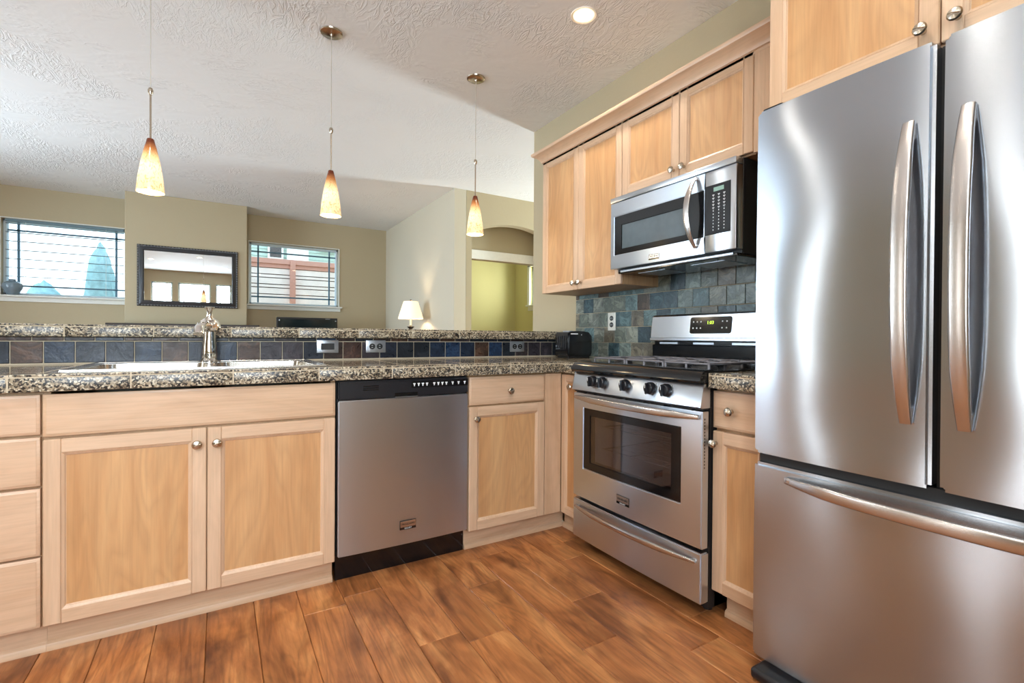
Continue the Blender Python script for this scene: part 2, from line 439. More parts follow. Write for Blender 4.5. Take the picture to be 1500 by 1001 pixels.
struct('floor', mb, [FLOOR, WDark])
struct('ceiling', MB().box(-3.75, 6.0, -1.1, 7.8, H, H+0.12), CEIL)

struct('wall_right', MB().box(XW, XW+0.14, -0.95, 3.30, 0, H, 0.003), WALL)
def holed_wall(name, along, p0, p1, a0, a1, holes, mat):
    """wall slab with rectangular holes (u0,u1,z0,z1); along='x' or 'y'"""
    m = MB()
    def add(u0, u1, z0, z1):
        if u1-u0 < 1e-4 or z1-z0 < 1e-4: return
        if along == 'x': m.box(u0, u1, p0, p1, z0, z1)
        else: m.box(p0, p1, u0, u1, z0, z1)
    cur = a0
    for u0, u1, z0, z1 in sorted(holes):
        add(cur, u0, 0, H); add(u0, u1, 0, z0); add(u0, u1, z1, H); cur = u1
    add(cur, a1, 0, H)
    return struct(name, m, mat)
W1 = (-2.10, -0.99, 1.49, 2.355); W2 = (0.345, 1.53, 1.49, 2.355)
holed_wall('wall_far', 'x', 7.60, 7.76, -3.6, 2.40, [W1, W2], WALL)
NW = [(-1.5, -1.05), (-0.93, -0.22), (-0.1, 0.26)]
holed_wall('wall_near', 'x', -1.10, -0.95, -3.6, 2.334, [(a, b, 0.95, 2.43) for a, b in NW], WALL)
LW = [(1.36, 1.74, 0.2, 2.3), (3.19, 3.51, 0.2, 2.3), (4.0, 5.9, 0.5, 2.2)]  # last opening: unseen wide window, added for its daylight
holed_wall('wall_left', 'y', -3.75, -3.60, -1.1, 7.76, LW, WALL)
struct('wall_side', MB().box(2.251, 2.40, 4.99, 7.60, 0, H, 0.004), WALLL)
struct('wall_chimney', MB().box(-0.950, 0.298, 7.151, 7.60, 0, H, 0.004), WALL)
# entry wall with the shallow arch
m = MB()
ax0, ax1, spring, rise = 2.471, 3.67, 2.25, 0.15
poly = [(2.40, 0), (ax0, 0), (ax0, spring)]
for q in range(1, 24):
    t = q/24; xx = ax0 + (ax1-ax0)*t; poly.append((xx, spring + rise*(1-(2*t-1)**2)))
poly += [(ax1, spring), (ax1, 0), (5.2, 0), (5.2, H), (2.40, H)]
m.prism(poly, FY(4.99), 0, -0.12)
struct('wall_arch', m, WALL)
struct('wall_hall', MB().box(2.40, 5.2, 5.35, 5.45, 2.016, H).box(2.40, 2.50, 5.35, 5.45, 0, 2.016).box(3.85, 5.2, 5.35, 5.45, 0, 2.016), WALL)
struct('trim_1', MB().box(2.42, 3.95, 5.328, 5.35, 2.016, 2.128, 0.003).box(2.40, 2.50, 5.33, 5.35, 0, 2.016, 0.003), WHITE)
struct('wall_entry', MB().box(2.334, 6.0, 3.15, 3.30, 0, H), WALL)
holed_wall('wall_entry_far', 'y', 5.75, 5.90, 3.30, 5.35, [(3.86, 4.42, 0.3, 2.1)], WALL)
struct('wall_beyond', MB().box(2.40, 4.66, 7.60, 7.75, 0, H), WALLY)  # yellow-green walls of the room beyond
holed_wall('wall_beyond_right', 'y', 4.66, 4.80, 5.45, 7.60, [(6.34, 7.10, 1.62, 2.29)], WALLY)

# ------------------------------------------------------------------ windows
FRAME = plain('window_frame_white', (206, 222, 230), 0.5, var=0.02)
MUNT = plain('window_grid_silhouette', (84, 120, 140), 0.5)  # blue-grey puts the grid's backlit silhouette into its colour
CASE = plain('window_casing', (226, 228, 222), 0.5, var=0.02)
SLAT = plain('blind_slat', (104, 128, 138), 0.5)
def far_window(n, W, sillx0, sillx1, slats):
    x0, x1, z0, z1 = W
    m = MB(); t = 0.028
    m.box(x0, x0+t, 7.66, 7.74, z0, z1, 0.003).box(x1-t, x1, 7.66, 7.74, z0, z1, 0.003).box(x0, x1, 7.66, 7.74, z1-t, z1, 0.003).box(x0, x1, 7.66, 7.74, z0, z0+t, 0.003)
    root = struct('window_%d' % n, m, FRAME)
    g = MB(); a = 0.115
    for xx in (x0+a, x1-a): g.box(xx-0.010, xx+0.010, 7.70, 7.725, z0+t, z1-t)
    for zz in (z0+a, z1-a): g.box(x0+t, x1-t, 7.70, 7.725, zz-0.009, zz+0.009)
    g.build('window_grid', MUNT, root)
    MB().box(x0+t, x1-t, 7.712, 7.716, z0+t, z1-t).build('window_pane', GLASS, root)
    s_ = MB(); s_.box(sillx0, sillx1, 7.53, 7.66, z0-0.022, z0, 0.005).box(sillx0+0.01, sillx1-0.02, 7.578, 7.60, z0-0.072, z0-0.022, 0.003)
    s_.build('window_sill', CASE, root)
    c_ = MB(); c_.box(x0-0.012, x1+0.012, 7.588, 7.5995, z1+0.0005, z1+0.012, 0.002).box(x1+0.0005, x1+0.012, 7.588, 7.5995, z0, z1, 0.002).box(x0-0.012, x0-0.0005, 7.588, 7.5995, z0, z1, 0.002)
    c_.build('window_trim', CASE, root)
    if slats:
        b = MB(); zz = z1-0.05
        while zz > z0+0.05:
            b.box(x0+0.03, x1-0.03, 7.61, 7.655, zz-0.0022, zz+0.0022); zz -= slats
        b.box(x0+0.03, x1-0.03, 7.605, 7.66, z1-0.03, z1-0.002)
        bl = b.build('window_blind', SLAT, root)
        cds = MB()
        for xx in (x0+0.2, x1-0.2): cds.tube([(xx, 7.607, z1-0.03), (xx, 7.607, z0+0.03)], 0.0015, 5)
        cds.build('blind_cord', WHITE, bl)
    return root
far_window(1, W1, -2.17, -0.952, 0.10)
far_window(2, W2, 0.30, 1.573, 0)
def plain_window(n, axis, p, u0, u1, z0, z1, out):
    """frame, grid and pane in the opening of a wall; axis = the wall's running axis, p = outer plane"""
    def bx(m, a, b, c, d, q0, q1):
        if axis == 'x': m.box(a, b, min(q0, q1), max(q0, q1), c, d)
        else: m.box(min(q0, q1), max(q0, q1), a, b, c, d)
    m = MB(); t = 0.035
    for a, b, c, d in ((u0, u0+t, z0, z1), (u1-t, u1, z0, z1), (u0, u1, z0, z0+t), (u0, u1, z1-t, z1)): bx(m, a, b, c, d, p, p+out*0.05)
    root = struct('window_%d' % n, m, FRAME)
    g = MB(); a = min(0.12, (u1-u0)*0.3)
    for uu in (u0+a, u1-a): bx(g, uu-0.008, uu+0.008, z0+t, z1-t, p+out*0.01, p+out*0.03)
    for zz in (z1-0.14,): bx(g, u0+t, u1-t, zz-0.008, zz+0.008, p+out*0.01, p+out*0.03)
    g.build('window_grid', MUNT, root)
    h = MB(); bx(h, u0+t, u1-t, z0+t, z1-t, p+out*0.018, p+out*0.022); h.build('window_pane', GLASS, root)
    return root
for q, (a, b) in enumerate(NW): plain_window(3+q, 'x', -1.07, a, b, 0.95, 2.43, 1)
for q, (a, b, c, d) in enumerate(LW): plain_window(6+q, 'y', -3.72, a, b, c, d, 1)
w9 = plain_window(9, 'y', 4.76, 6.34, 7.10, 1.62, 2.29, -1)
MB().box(4.60, 4.76, 6.28, 7.16, 1.595, 1.62, 0.004).box(4.64, 4.66, 6.3, 7.14, 1.52, 1.595, 0.003).build('window_sill', CASE, w9)
MB().box(4.645, 4.66, 7.10, 7.17, 1.62, 2.36, 0.003).box(4.645, 4.66, 6.27, 7.17, 2.29, 2.36, 0.003).build('window_trim', CASE, w9)
m = MB(); m.box(5.79, 5.83, 3.80, 3.86, 0, 2.16).box(5.79, 5.83, 4.42, 4.48, 0, 2.16).box(5.79, 5.83, 3.86, 4.42, 2.10, 2.16).box(5.79, 5.83, 3.86, 4.42, 0, 0.30)
dr = struct('door_1', m, WHITE); MB().box(5.808, 5.812, 3.86, 4.42, 0.3, 2.1).build('door_pane', GLASS, dr)

# ------------------------------------------------------------------ outside: ground, fence, neighbouring house
GRASS = plain('outside_ground', (150, 140, 110), 0.9)
struct('ground', MB().box(-9, 9, 7.9, 22, -0.4, -0.3), GRASS)
FENCE = plain('fence_red_wood', (196, 140, 122), 0.7); FENCEW = plain('fence_sunlit_board', (238, 222, 214), 0.7, var=0.08, nscale=5)  # pale boards: sunlight painted into red-brown wood
fn = thing('slatted_fence', (1.1, 9.6, -0.3), 'outdoor fence of sunlit horizontal boards under a red rail outside the right living room window', 'fence')
m = MB(); z = 2.26; wide = True
while z > -0.25:
    h_ = 0.10 if wide else 0.045
    m.box(-0.6, 3.0, 9.6, 9.62, z-h_, z); z -= h_+0.016; wide = not wide
m.build('fence_board', FENCEW, fn)
MB().box(-0.6, 3.0, 9.66, 9.68, -0.3, 2.3).build('fence_gap_shade', plain('gap_shade_brown', (84, 60, 52), 0.8), fn)  # added dark sheet painting the shade between the boards
MB().box(-0.6, 3.0, 9.55, 9.64, 2.34, 2.43, 0.004).box(-0.6, 3.0, 9.58, 9.64, 2.27, 2.34).build('fence_rail', FENCE, fn)
for xx in (-0.4, 1.128, 2.7): MB().box(xx-0.045, xx+0.045, 9.53, 9.60, -0.3, 2.40, 0.004).build('fence_post', FENCE, fn)
SID = plain('siding_pale_green', (176, 198, 186), 0.8); SIDW = plain('siding_white', (240, 240, 236), 0.8)
hs = thing('neighbouring_house', (2.0, 14.0, -0.3), 'pale green house with white corner rising beyond the outdoor fence', 'house')
m = MB(); z = -0.3
while z < 4.2: m.box(-0.5, 4.5, 14.0-0.02*0, 14.2, z, z+0.185); m.box(-0.5, 4.5, 13.985, 14.0, z, z+0.02); z += 0.19
m.build('house_wall', SID, hs)
MB().box(1.50, 2.02, 13.85, 13.99, -0.3, 4.3).build('house_corner', SIDW, hs)
wf = MB().box(1.05, 1.42, 13.93, 13.98, 3.05, 3.42).build('window_frame', SIDW, hs)
MB().box(1.10, 1.37, 13.92, 13.93, 3.10, 3.37).build('pane', BLACK, wf)
MB().box(2.3, 4.4, 13.8, 13.98, 3.38, 3.46).build('eave', SIDW, hs)
LEAF = plain('shrub_leaves', (150, 186, 190), 0.8, var=0.2, nscale=12)
def shrub(x, y, r, h, label):
    m = MB(); b = bmesh.new(); bmesh.ops.create_icosphere(b, subdivisions=4, radius=1)
    for v in b.verts:
        q = 1+0.10*math.sin(v.co.x*7+x)*math.sin(v.co.y*8)*math.sin(v.co.z*7)+random.uniform(-0.03, 0.03)
        v.co = Vector((x+v.co.x*r*q, y+v.co.y*r*q, -0.3+h/2+v.co.z*h/2*q))
    m.merge(b, 0); tag(m.build('shrub', LEAF), label, 'shrub')
shrub(-1.62, 9.9, 0.22, 2.75, 'tall slim blue-green shrub outside the left living room window')
shrub(-2.35, 10.2, 0.34, 2.15, 'low rounded blue-green shrub outside the left living room window')

# ------------------------------------------------------------------ cabinetry helpers
def knob(F, u, v, parent):
    o = F(u, v, 0); ax = F(u, v, 1)-o
    m = MB(); m.lathe([(0.008, 0), (0.0065, 0.004), (0.0055, 0.013), (0.009, 0.017), (0.0155, 0.021), (0.0165, 0.025), (0.0135, 0.0295), (0.006, 0.032), (0, 0.0325)], o, ax, 20)
    e = F(u, v, 0.0305)
    a, b = F(u-0.012, v-0.004, 0.0300), F(u+0.012, v+0.004, 0.0300); mid = F(u, v, 0.0335)
    m.tube([a, mid, b], 0.0016, 6)
    m.build('knob', NICKEL, parent)
def door(F, axis, u0, u1, v0, v1, parent, kn=None, name='cabinet_door', fw=0.056):
    m = MB(); B = 0.011; hw = WX if axis == 'x' else WY
    t0 = -0.019
    fbox(m, F, u0, u0+fw-B, v0, v1, t0, 0, 0.003, 0); fbox(m, F, u1-fw+B, u1, v0, v1, t0, 0, 0.003, 0)
    fbox(m, F, u0+fw-B, u1-fw+B, v0, v0+fw-B, t0, 0, 0.0015, 1); fbox(m, F, u0+fw-B, u1-fw+B, v1-fw+B, v1, t0, 0, 0.0015, 1)
    # mitred inner bead
    i0, i1, j0, j1 = u0+fw-B, u1-fw+B, v0+fw-B, v1-fw+B
    prof = [(0.0, -0.0005), (0.003, -0.0022), (0.0075, -0.0045), (0.0085, -0.0075), (B, -0.009), (B, -0.016), (0, -0.016)]
    b = bmesh.new(); loops = []
    for d, w_ in prof: loops.append([b.verts.new(F(uu, vv, w_)) for uu, vv in ((i0+d, j0+d), (i1-d, j0+d), (i1-d, j1-d), (i0+d, j1-d))])
    for L0, L1 in zip(loops, loops[1:]+loops[:1]):
        for q in range(4): b.faces.new((L0[q], L0[(q+1) % 4], L1[(q+1) % 4], L1[q]))
    m.merge(b, 0)
    o = m.build(name, [WV, hw], parent)
    p = MB(); fbox(p, F, u0+fw-0.001, u1-fw+0.001, v0+fw-0.001, v1-fw+0.001, -0.015, -0.009); p.build('door_panel', WVP, o)
    if kn: knob(F, kn[0], kn[1], o)
    return o
def drawer(F, axis, u0, u1, v0, v1, parent, kn=None, name='drawer_front'):
    m = MB(); b = bmesh.new(); prof = [(0, -0.019), (0, -0.004), (0.001, -0.003), (0.007, -0.0015), (0.009, 0.0)]
    loops = [[b.verts.new(F(uu, vv, w_)) for uu, vv in ((u0+d, v0+d), (u1-d, v0+d), (u1-d, v1-d), (u0+d, v1-d))] for d, w_ in prof]
    for L0, L1 in zip(loops, loops[1:]):
        for q in range(4): b.faces.new((L0[q], L0[(q+1) % 4], L1[(q+1) % 4], L1[q]))
    b.faces.new(loops[0]); b.faces.new(loops[-1]); m.merge(b, 0)
    o = m.build(name, WX if axis == 'x' else WY, parent)
    if kn: knob(F, kn[0], kn[1], o)
    return o
def toe(F, axis, u0, u1, parent):
    m = MB(); fbox(m, F, u0, u1, 0.0, 0.100, -0.075, -0.060)
    hw = WX if axis == 'x' else WY
    prof = [(-0.060, 0.0), (-0.046, 0.0), (-0.046, 0.012), (-0.050, 0.022), (-0.060, 0.028)]
    b = bmesh.new(); A = [b.verts.new(F(u0, v, w_)) for w_, v in prof]; B = [b.verts.new(F(u1, v, w_)) for w_, v in prof]
    b.faces.new(A); b.faces.new(B)
    for q in range(5): b.faces.new((A[q], A[(q+1) % 5], B[(q+1) % 5], B[q]))
    m.merge(b, 0); m.build('toe_kick', hw, parent)
def carcass(F, u0, u1, v0, v1, depth, parent, mats=None, back=-0.021):
    m = MB(); fbox(m, F, u0, u1, v0, v1, -depth, back); return m.build('carcass', mats or WSide, parent)

YD, XR, XU = 2.0905, 1.5768, 1.889
F1, F2, F3 = FY(YD), FX(XR), FX(XU)
ZT, ZB = 0.849, 0.103

# drawer cabinet
t = thing('drawer_cabinet', (-0.72, 2.4, 0), 'maple base cabinet with a stack of four drawers at the left end of the peninsula', 'cabinet')
carcass(F1, -0.96, -0.4865, 0.10, 0.86, 0.60, t)
for v0, v1 in ((0.722, ZT), (0.558, 0.713), (0.334, 0.549), (ZB, 0.327)): drawer(F1, 'x', -0.955, -0.490, v0, v1, t, (-0.722, (v0+v1)/2))
toe(F1, 'x', -0.96, -0.4865, t)
# sink cabinet
t = thing('sink_cabinet', (-0.04, 2.4, 0), 'wide maple sink cabinet with two doors under a long plain front', 'cabinet')
m = MB()
for a, b in ((-0.4860, -0.468), (0.395, 0.4125)): m.box(a, b, YD+0.021, 2.69, 0.10, 0.86)
m.box(-0.468, 0.395, YD+0.021, 2.69, 0.10, 0.118).box(-0.468, 0.395, 2.67, 2.69, 0.118, 0.86).box(-0.468, 0.395, YD+0.021, YD+0.038, 0.68, 0.73).box(-0.06, -0.02, YD+0.021, YD+0.038, 0.118, 0.68)
m.build('carcass', WSide, t)
drawer(F1, 'x', -0.484, 0.4105, 0.713, ZT, t, None, 'false_front')
door(F1, 'x', -0.484, -0.0415, ZB, 0.704, t, (-0.070, 0.648)); door(F1, 'x', -0.0385, 0.4105, ZB, 0.704, t, (-0.008, 0.648))
toe(F1, 'x', -0.486, 0.4105, t)
# corner-side cabinet
t = thing('base_cabinet', (1.3, 2.4, 0), 'maple base cabinet with one drawer over one door right of the dishwasher', 'cabinet')
carcass(F1, 1.028, 1.60, 0.10, 0.86, 0.60, t)
drawer(F1, 'x', 1.0285, 1.469, 0.713, ZT, t, (1.250, 0.776)); door(F1, 'x', 1.0285, 1.469, ZB, 0.704, t, (1.060, 0.648))
m = MB(); fbox(m, F1, 1.473, XR, ZB, ZT+0.004, -0.019, 0.0, 0.001); m.build('filler_strip', WV, t)
toe(F1, 'x', 1.028, XR+0.062, t)
# narrow corner cabinet in the right run
t = thing('narrow_corner_cabinet', (1.85, 2.0, 0), 'narrow maple cabinet with tall door squeezed between corner and stove', 'cabinet')
m = MB(); m.box(XR+0.021, 2.19, 1.920, YD+0.020, 0.10, 0.86); m.build('carcass', WSide, t)
door(F2, 'y', 1.922, 2.087, ZB, ZT, t, (1.992, 0.787), fw=0.045)
toe(F2, 'y', 1.92, YD+0.040, t)
# cabinet between stove and fridge
t = thing('slim_base_cabinet', (1.85, 1.05, 0), 'slim maple cabinet with one drawer and one door between stove and fridge', 'cabinet')
m = MB(); m.box(XR+0.021, 2.19, 0.922, 1.150, 0.10, 0.86); m.build('carcass', WSide, t)
drawer(F2, 'y', 0.925, 1.153, 0.712, ZT, t, (1.075, 0.780)); door(F2, 'y', 0.925, 1.153, ZB, 0.700, t, (1.138, 0.655))
toe(F2, 'y', 0.92, 1.128, t)

# upper cabinets
t = thing('wall_cabinet', (2.04, 2.35, 1.344), 'tall maple wall cabinet with two narrow doors left of the microwave', 'cabinet')
m = MB(); m.box(XU+0.021, XW, 1.969, 2.729, 1.344, 2.245); m.build('carcass', WSide, t)
door(F3, 'y', 2.3465, 2.728, 1.344, 2.240, t, (2.372, 1.385)); door(F3, 'y', 1.971, 2.3435, 1.344, 2.240, t, (2.318, 1.385))
t = thing('wall_cabinet', (2.04, 1.58, 1.815), 'short maple wall cabinet with two doors directly above the microwave', 'cabinet')
m = MB(); m.box(XU+0.021, XW, 0.955, 1.9675, 1.815, 2.245); m.build('carcass', WSide, t)
door(F3, 'y', 1.5825, 1.967, 1.822, 2.240, t, (1.612, 1.862)); door(F3, 'y', 1.2035, 1.5795, 1.822, 2.240, t, (1.551, 1.862))
m = MB(); fbox(m, F3, 0.955, 1.2015, 1.815, 2.245, -0.020, -0.001, 0.001); m.build('filler_strip', WV, t)
# crown moulding
prof = [(0.0, 0.0), (0.0, 0.012), (-0.008, 0.016), (-0.012, 0.026), (-0.022, 0.040), (-0.036, 0.052), (-0.048, 0.058), (-0.056, 0.062), (-0.060, 0.070), (-0.060, 0.080), (0.018, 0.080), (0.018, 0.0)]
m = MB(); b = bmesh.new()
zc = 2.222; path = [(XW, 2.729, 1), (XU, 2.729, 0), (XU, 0.957, 2)]
rings = []
for px_, py_, kd in path:
    R = []
    for a, h_ in prof:
        if kd == 1: R.append(b.verts.new((px_, py_-a, zc+h_)))
        elif kd == 0: R.append(b.verts.new((px_+a, py_-a, zc+h_)))
        else: R.append(b.verts.new((px_+a, py_, zc+h_)))
    rings.append(R)
for A, B in zip(rings, rings[1:]):
    for q in range(len(prof)): b.faces.new((A[q], A[(q+1) % len(prof)], B[(q+1) % len(prof)], B[q]))
b.faces.new(rings[0]); b.faces.new(rings[-1]); m.merge(b, 0)
tag(m.build('crown_moulding', WY), 'maple crown moulding running along the top of the wall cabinets', 'moulding')
# over-fridge cabinet
XO = 1.58; F4 = FX(XO)
t = thing('fridge_cabinet', (1.9, 0.5, 1.80), 'deep maple cabinet with two doors above the fridge', 'cabinet')
m = MB(); m.box(XO+0.021, XW-0.001, 0.045, 0.952, 1.80, 2.46); m.build('carcass', WV, t)
door(F4, 'y', 0.5005, 0.951, 1.805, 2.46, t, (0.534, 1.852)); door(F4, 'y', 0.046, 0.4975, 1.805, 2.46, t, (0.464, 1.852))

# ------------------------------------------------------------------ worktop and bar
ZC = 0.9154; YC, XC, YS = 2.069, 1.5463, 2.75
m = MB()
sx0, sx1, sy0, sy1 = -0.435, 0.365, 2.17, 2.69
zt0, zt1 = 0.868, ZC-0.0005
e_ = 0.03
for bx_ in ((-1.0, sx0, YC+e_, YS), (sx1, XC+e_, YC+e_, YS), (sx0, sx1, YC+e_, sy0), (sx0, sx1, sy1, YS), (XC+e_, XW, 1.917, YS)):
    m.box(*bx_, zt0, zt1, 0, 0)
# nosing pieces with grout joints between
def nosing(m, axis, p, a0, a1, out, z0, z1, joints_, mat=1, gmat=2, depth=0.032):
    cuts = [a0] + [j for j in joints_ if a0 < j < a1] + [a1]
    for c0, c1 in zip(cuts, cuts[1:]):
        g = 0.0016
        lo, hi = min(p, p-out*depth), max(p, p-out*depth)
        zz = z1-0.009
        for (za, zb, bb) in ((z0, zz-0.0012, 0.003), (zz+0.0012, z1+0.0005, 0.0035)):
            if axis == 'x': m.box(c0+g, c1-g, lo, hi, za, zb, bb, mat, 2)
            else: m.box(lo, hi, c0+g, c1-g, za, zb, bb, mat, 2)
    if axis == 'x': m.box(a0+0.001, a1-0.001, min(p, p-out*depth)+0.0015, max(p, p-out*depth), z0+0.001, z1-0.001, 0, gmat)
    else: m.box(min(p, p-out*depth)+0.0015, max(p, p-out*depth), a0+0.001, a1-0.001, z0+0.001, z1-0.001, 0, gmat)
nosing(m, 'x', YC, -1.0, XC+0.0, -1, 0.860, ZC, [-0.860+0.3008*q for q in range(0, 9)])
nosing(m, 'y', XC, 1.917, YC+0.03, -1, 0.860, ZC, [])
tag(m.build('worktop', [GRANT, GRAN, GROUT], origin=(0, 0, 0.86)), 'speckled granite tile worktop wrapping the peninsula and corner', 'worktop')
m = MB(); m.box(XC+e_, XW, 0.922, 1.152, zt0, zt1, 0, 0); nosing(m, 'y', XC, 0.922, 1.152, -1, 0.860, ZC, [])
tag(m.build('worktop', [GRANT, GRAN, GROUT], origin=(0, 0, 0.86)), 'small granite worktop piece between stove and fridge', 'worktop')
# half wall that carries the bar
struct('wall_peninsula', MB().box(-1.0, XW, YS+0.011, 2.93, 0, 1.034), WALL)
m = MB(); m.box(-1.05, XW, 2.72+0.03, 3.20, 1.040, 1.0850, 0, 0)
nosing(m, 'x', 2.72, -1.05, XW, -1, 1.034, 1.0865, [-0.868+0.3052*q for q in range(0, 11)])
m.box(-1.05, XW, 3.198, 3.23, 1.034, 1.0865, 0.004, 1)
tag(m.build('bar_top', [GRANT, GRAN, GROUT], origin=(0, 0, 1.034)), 'raised speckled granite bar top along the back of the peninsula', 'bar')
# slate splashback on the half wall
m = MB(); m.box(-1.0, XW, YS+0.004, YS+0.011, ZC, 1.034, 0, 1)
q = -10
while True:
    a = -0.735+0.1011*q; q += 1
    if a > XW: break
    if a+0.1 < -1.0: continue
    m.box(max(a+0.0016, -1), min(a+0.0995, XW-0.001), YS, YS+0.009, 0.922, 1.0125, 0.002)
    c = a+0.065
    if c < XW: m.box(max(c+0.0016, -1), min(c+0.0995, XW-0.001), YS, YS+0.009, 1.0165, 1.033, 0.002)
tag(m.build('slate_splashback', [SLATEP, GROUT]), 'dark blue and brown slate tile splashback below the raised bar', 'splashback')
# slate on the right wall
m = MB(); XT = XW-0.010
m.box(XT+0.005, XW-0.0005, 0.93, 2.729, ZC, 1.403, 0, 1)
rows = [(0.918, 1.0145, 2.489), (1.0175, 1.1145, 2.4305), (1.1175, 1.2125, 2.487), (1.2155, 1.3125, 2.438), (1.3155, 1.403, 2.489)]
for z0, z1, y0 in rows:
    a = y0+0.1016*3
    while a > 0.92:
        lo, hi = max(a-0.1, 0.93), min(a, 2.729)
        if z1 <= 1.04 or z0 < 1.03: hi = min(hi, YS-0.001)
        if hi-lo > 0.01: m.box(XT, XT+0.008, lo, hi, z0, z1, 0.002)
        a -= 0.1016
tag(m.build('slate_splashback', [SLATER, GROUT]), 'grey-green slate tile splashback on the wall behind the stove', 'splashback')

# ------------------------------------------------------------------ sink and tap
SINKM = plain('sink_steel', (214, 210, 202), 0.22, 1.0)
t = thing('kitchen_sink', (-0.035, 2.43, 0.74), 'double bowl stainless steel sink set into the granite worktop', 'sink')
X0, X1, Y0, Y1 = -0.452, 0.380, 2.150, 2.712; zr = ZC+0.0005
bowls = [(-0.415, -0.045, 2.19, 2.60), (-0.010, 0.345, 2.19, 2.60)]
m = MB()
for a in ((X0, X1, Y0, 2.19), (X0, X1, 2.60, Y1), (X0, -0.415, 2.19, 2.60), (0.345, X1, 2.19, 2.60), (-0.045, -0.010, 2.19, 2.60)): m.box(*a, zr, zr+0.005)
m.sweep([(X0, Y0, zr+0.004), (X1, Y0, zr+0.004), (X1, Y1, zr+0.004), (X0, Y1, zr+0.004)], [(-0.006, -0.003), (-0.004, 0.003), (0.004, 0.004), (0.006, -0.003)], 0, True)
m.build('rim', SINKM, t)
for bi, (a0, a1, b0, b1) in enumerate(bowls):
    b = bmesh.new(); sl = 0.018; R = 0.05
    top = [b.verts.new(((a0+a1)/2+p[0], (b0+b1)/2+p[1], zr+0.004)) for p in rrect(a1-a0, b1-b0, R, 5)]
    mid = [b.verts.new(((a0+a1)/2+p[0], (b0+b1)/2+p[1], 0.775)) for p in rrect(a1-a0-sl*2, b1-b0-sl*2, R, 5)]
    bot = [b.verts.new(((a0+a1)/2+p[0], (b0+b1)/2+p[1], 0.755)) for p in rrect(a1-a0-sl*2-0.05, b1-b0-sl*2-0.05, R*0.7, 5)]
    n = len(top)
    for A, B in ((top, mid), (mid, bot)):
        for q in range(n): b.faces.new((A[q], A[(q+1) % n], B[(q+1) % n], B[q]))
    b.faces.new(bot)
    mm = MB(); mm.merge(b, 0); bo = mm.build('bowl', SINKM, t)
    MB().lathe([(0.0, 0.757), (0.038, 0.757), (0.042, 0.760), (0.036, 0.761), (0.0, 0.758)], ((a0+a1)/2, (b0+b1)/2, 0), n=20).build('drain', CHROME, bo)
fx, fy = -0.041, 2.655; z0 = zr+0.005
t = thing('kitchen_tap', (fx, fy, z0), 'chrome kitchen tap with lever on top behind the sink bowls', 'tap')
MB().lathe([(0, 0), (0.046, 0), (0.046, 0.006), (0.036, 0.012), (0.030, 0.018), (0.0, 0.018)], (fx, fy, z0)).build('base_plate', CHROME, t)
MB().lathe([(0, 0.010), (0.030, 0.012), (0.033, 0.035), (0.031, 0.07), (0.026, 0.11), (0.025, 0.150), (0.0, 0.150)], (fx, fy, z0)).build('tap_body', CHROME, t)
MB().lathe([(0.025, 0.140), (0.040, 0.146), (0.046, 0.158), (0.043, 0.175), (0.034, 0.192), (0.020, 0.203), (0.0, 0.205)], (fx, fy, z0)).build('dome', CHROME, t)
MB().tube([(fx, fy, z0+0.150), (fx-0.012, fy-0.05, z0+0.168), (fx-0.03, fy-0.13, z0+0.165), (fx-0.036, fy-0.17, z0+0.150), (fx-0.037, fy-0.18, z0+0.128)], 0.019, 12, scales=[1.15, 1, 0.95, 1, 1.05]).build('spout', CHROME, t)
MB().lathe([(0.0, 0.192), (0.020, 0.194), (0.013, 0.208), (0.010, 0.224), (0.013, 0.240), (0.020, 0.250), (0.021, 0.254), (0.0, 0.257)], (fx, fy, z0), (0, -0.10, 1)).build('lever', CHROME, t)

# ------------------------------------------------------------------ sockets
def plate(F, uc, vc, w_, h_, label, pm, vertical=False, kind='duplex'):
    o = F(uc, vc, 0); t = thing('wall_socket', o, label, 'socket', None)
    m = MB(); fbox(m, F, uc-w_/2, uc+w_/2, vc-h_/2, vc+h_/2, 0, 0.006, 0.0025, 0, 2); m.build('cover_plate', pm, t)
    if kind == 'duplex':
        for s_ in (-1, 1):
            du, dv = (0, s_*0.021) if vertical else (s_*0.021, 0)
            m = MB(); ctr = F(uc+du, vc+dv, 0.006); ax = F(0, 0, 1)-F(0, 0, 0)
            m.lathe([(0.0, 0), (0.0165, 0), (0.0165, 0.0015), (0.0, 0.0015)], ctr, ax, 20); rc = m.build('receptacle', BLACKM, t)
            sl = MB()
            for k_ in (-1, 1):
                a = (uc+du-0.0045, uc+du+0.0045, vc+dv+k_*0.006-0.001, vc+dv+k_*0.006+0.001) if not vertical else (uc+du+k_*0.006-0.001, uc+du+k_*0.006+0.001, vc+dv-0.0045, vc+dv+0.0045)
                fbox(sl, F, *a, 0.0075, 0.008)
            sl.build('slot', PRINT, rc)
    else:
        m = MB(); fbox(m, F, uc-0.034, uc+0.034, vc-0.017, vc+0.017, 0.006, 0.008, 0.001); rk = m.build('rocker', BLACKM, t)
    return t
FS = FY(YS)
plate(FS, 0.498, 0.988, 0.112, 0.070, 'metal switch plate with a wide black rocker nearest the sink', PLATEM, kind='rocker')
plate(FS, 0.758, 0.988, 0.112, 0.070, 'metal double socket on the slate right of the black rocker switch', PLATEM)
plate(FS, 1.702, 0.984, 0.112, 0.070, 'metal double socket low on the slate near the toaster', PLATEM)
plate(FX(XT), 2.352, 1.152, 0.072, 0.116, 'upright white-plated socket on the wall tiles left of the stove', PLATEW, True)

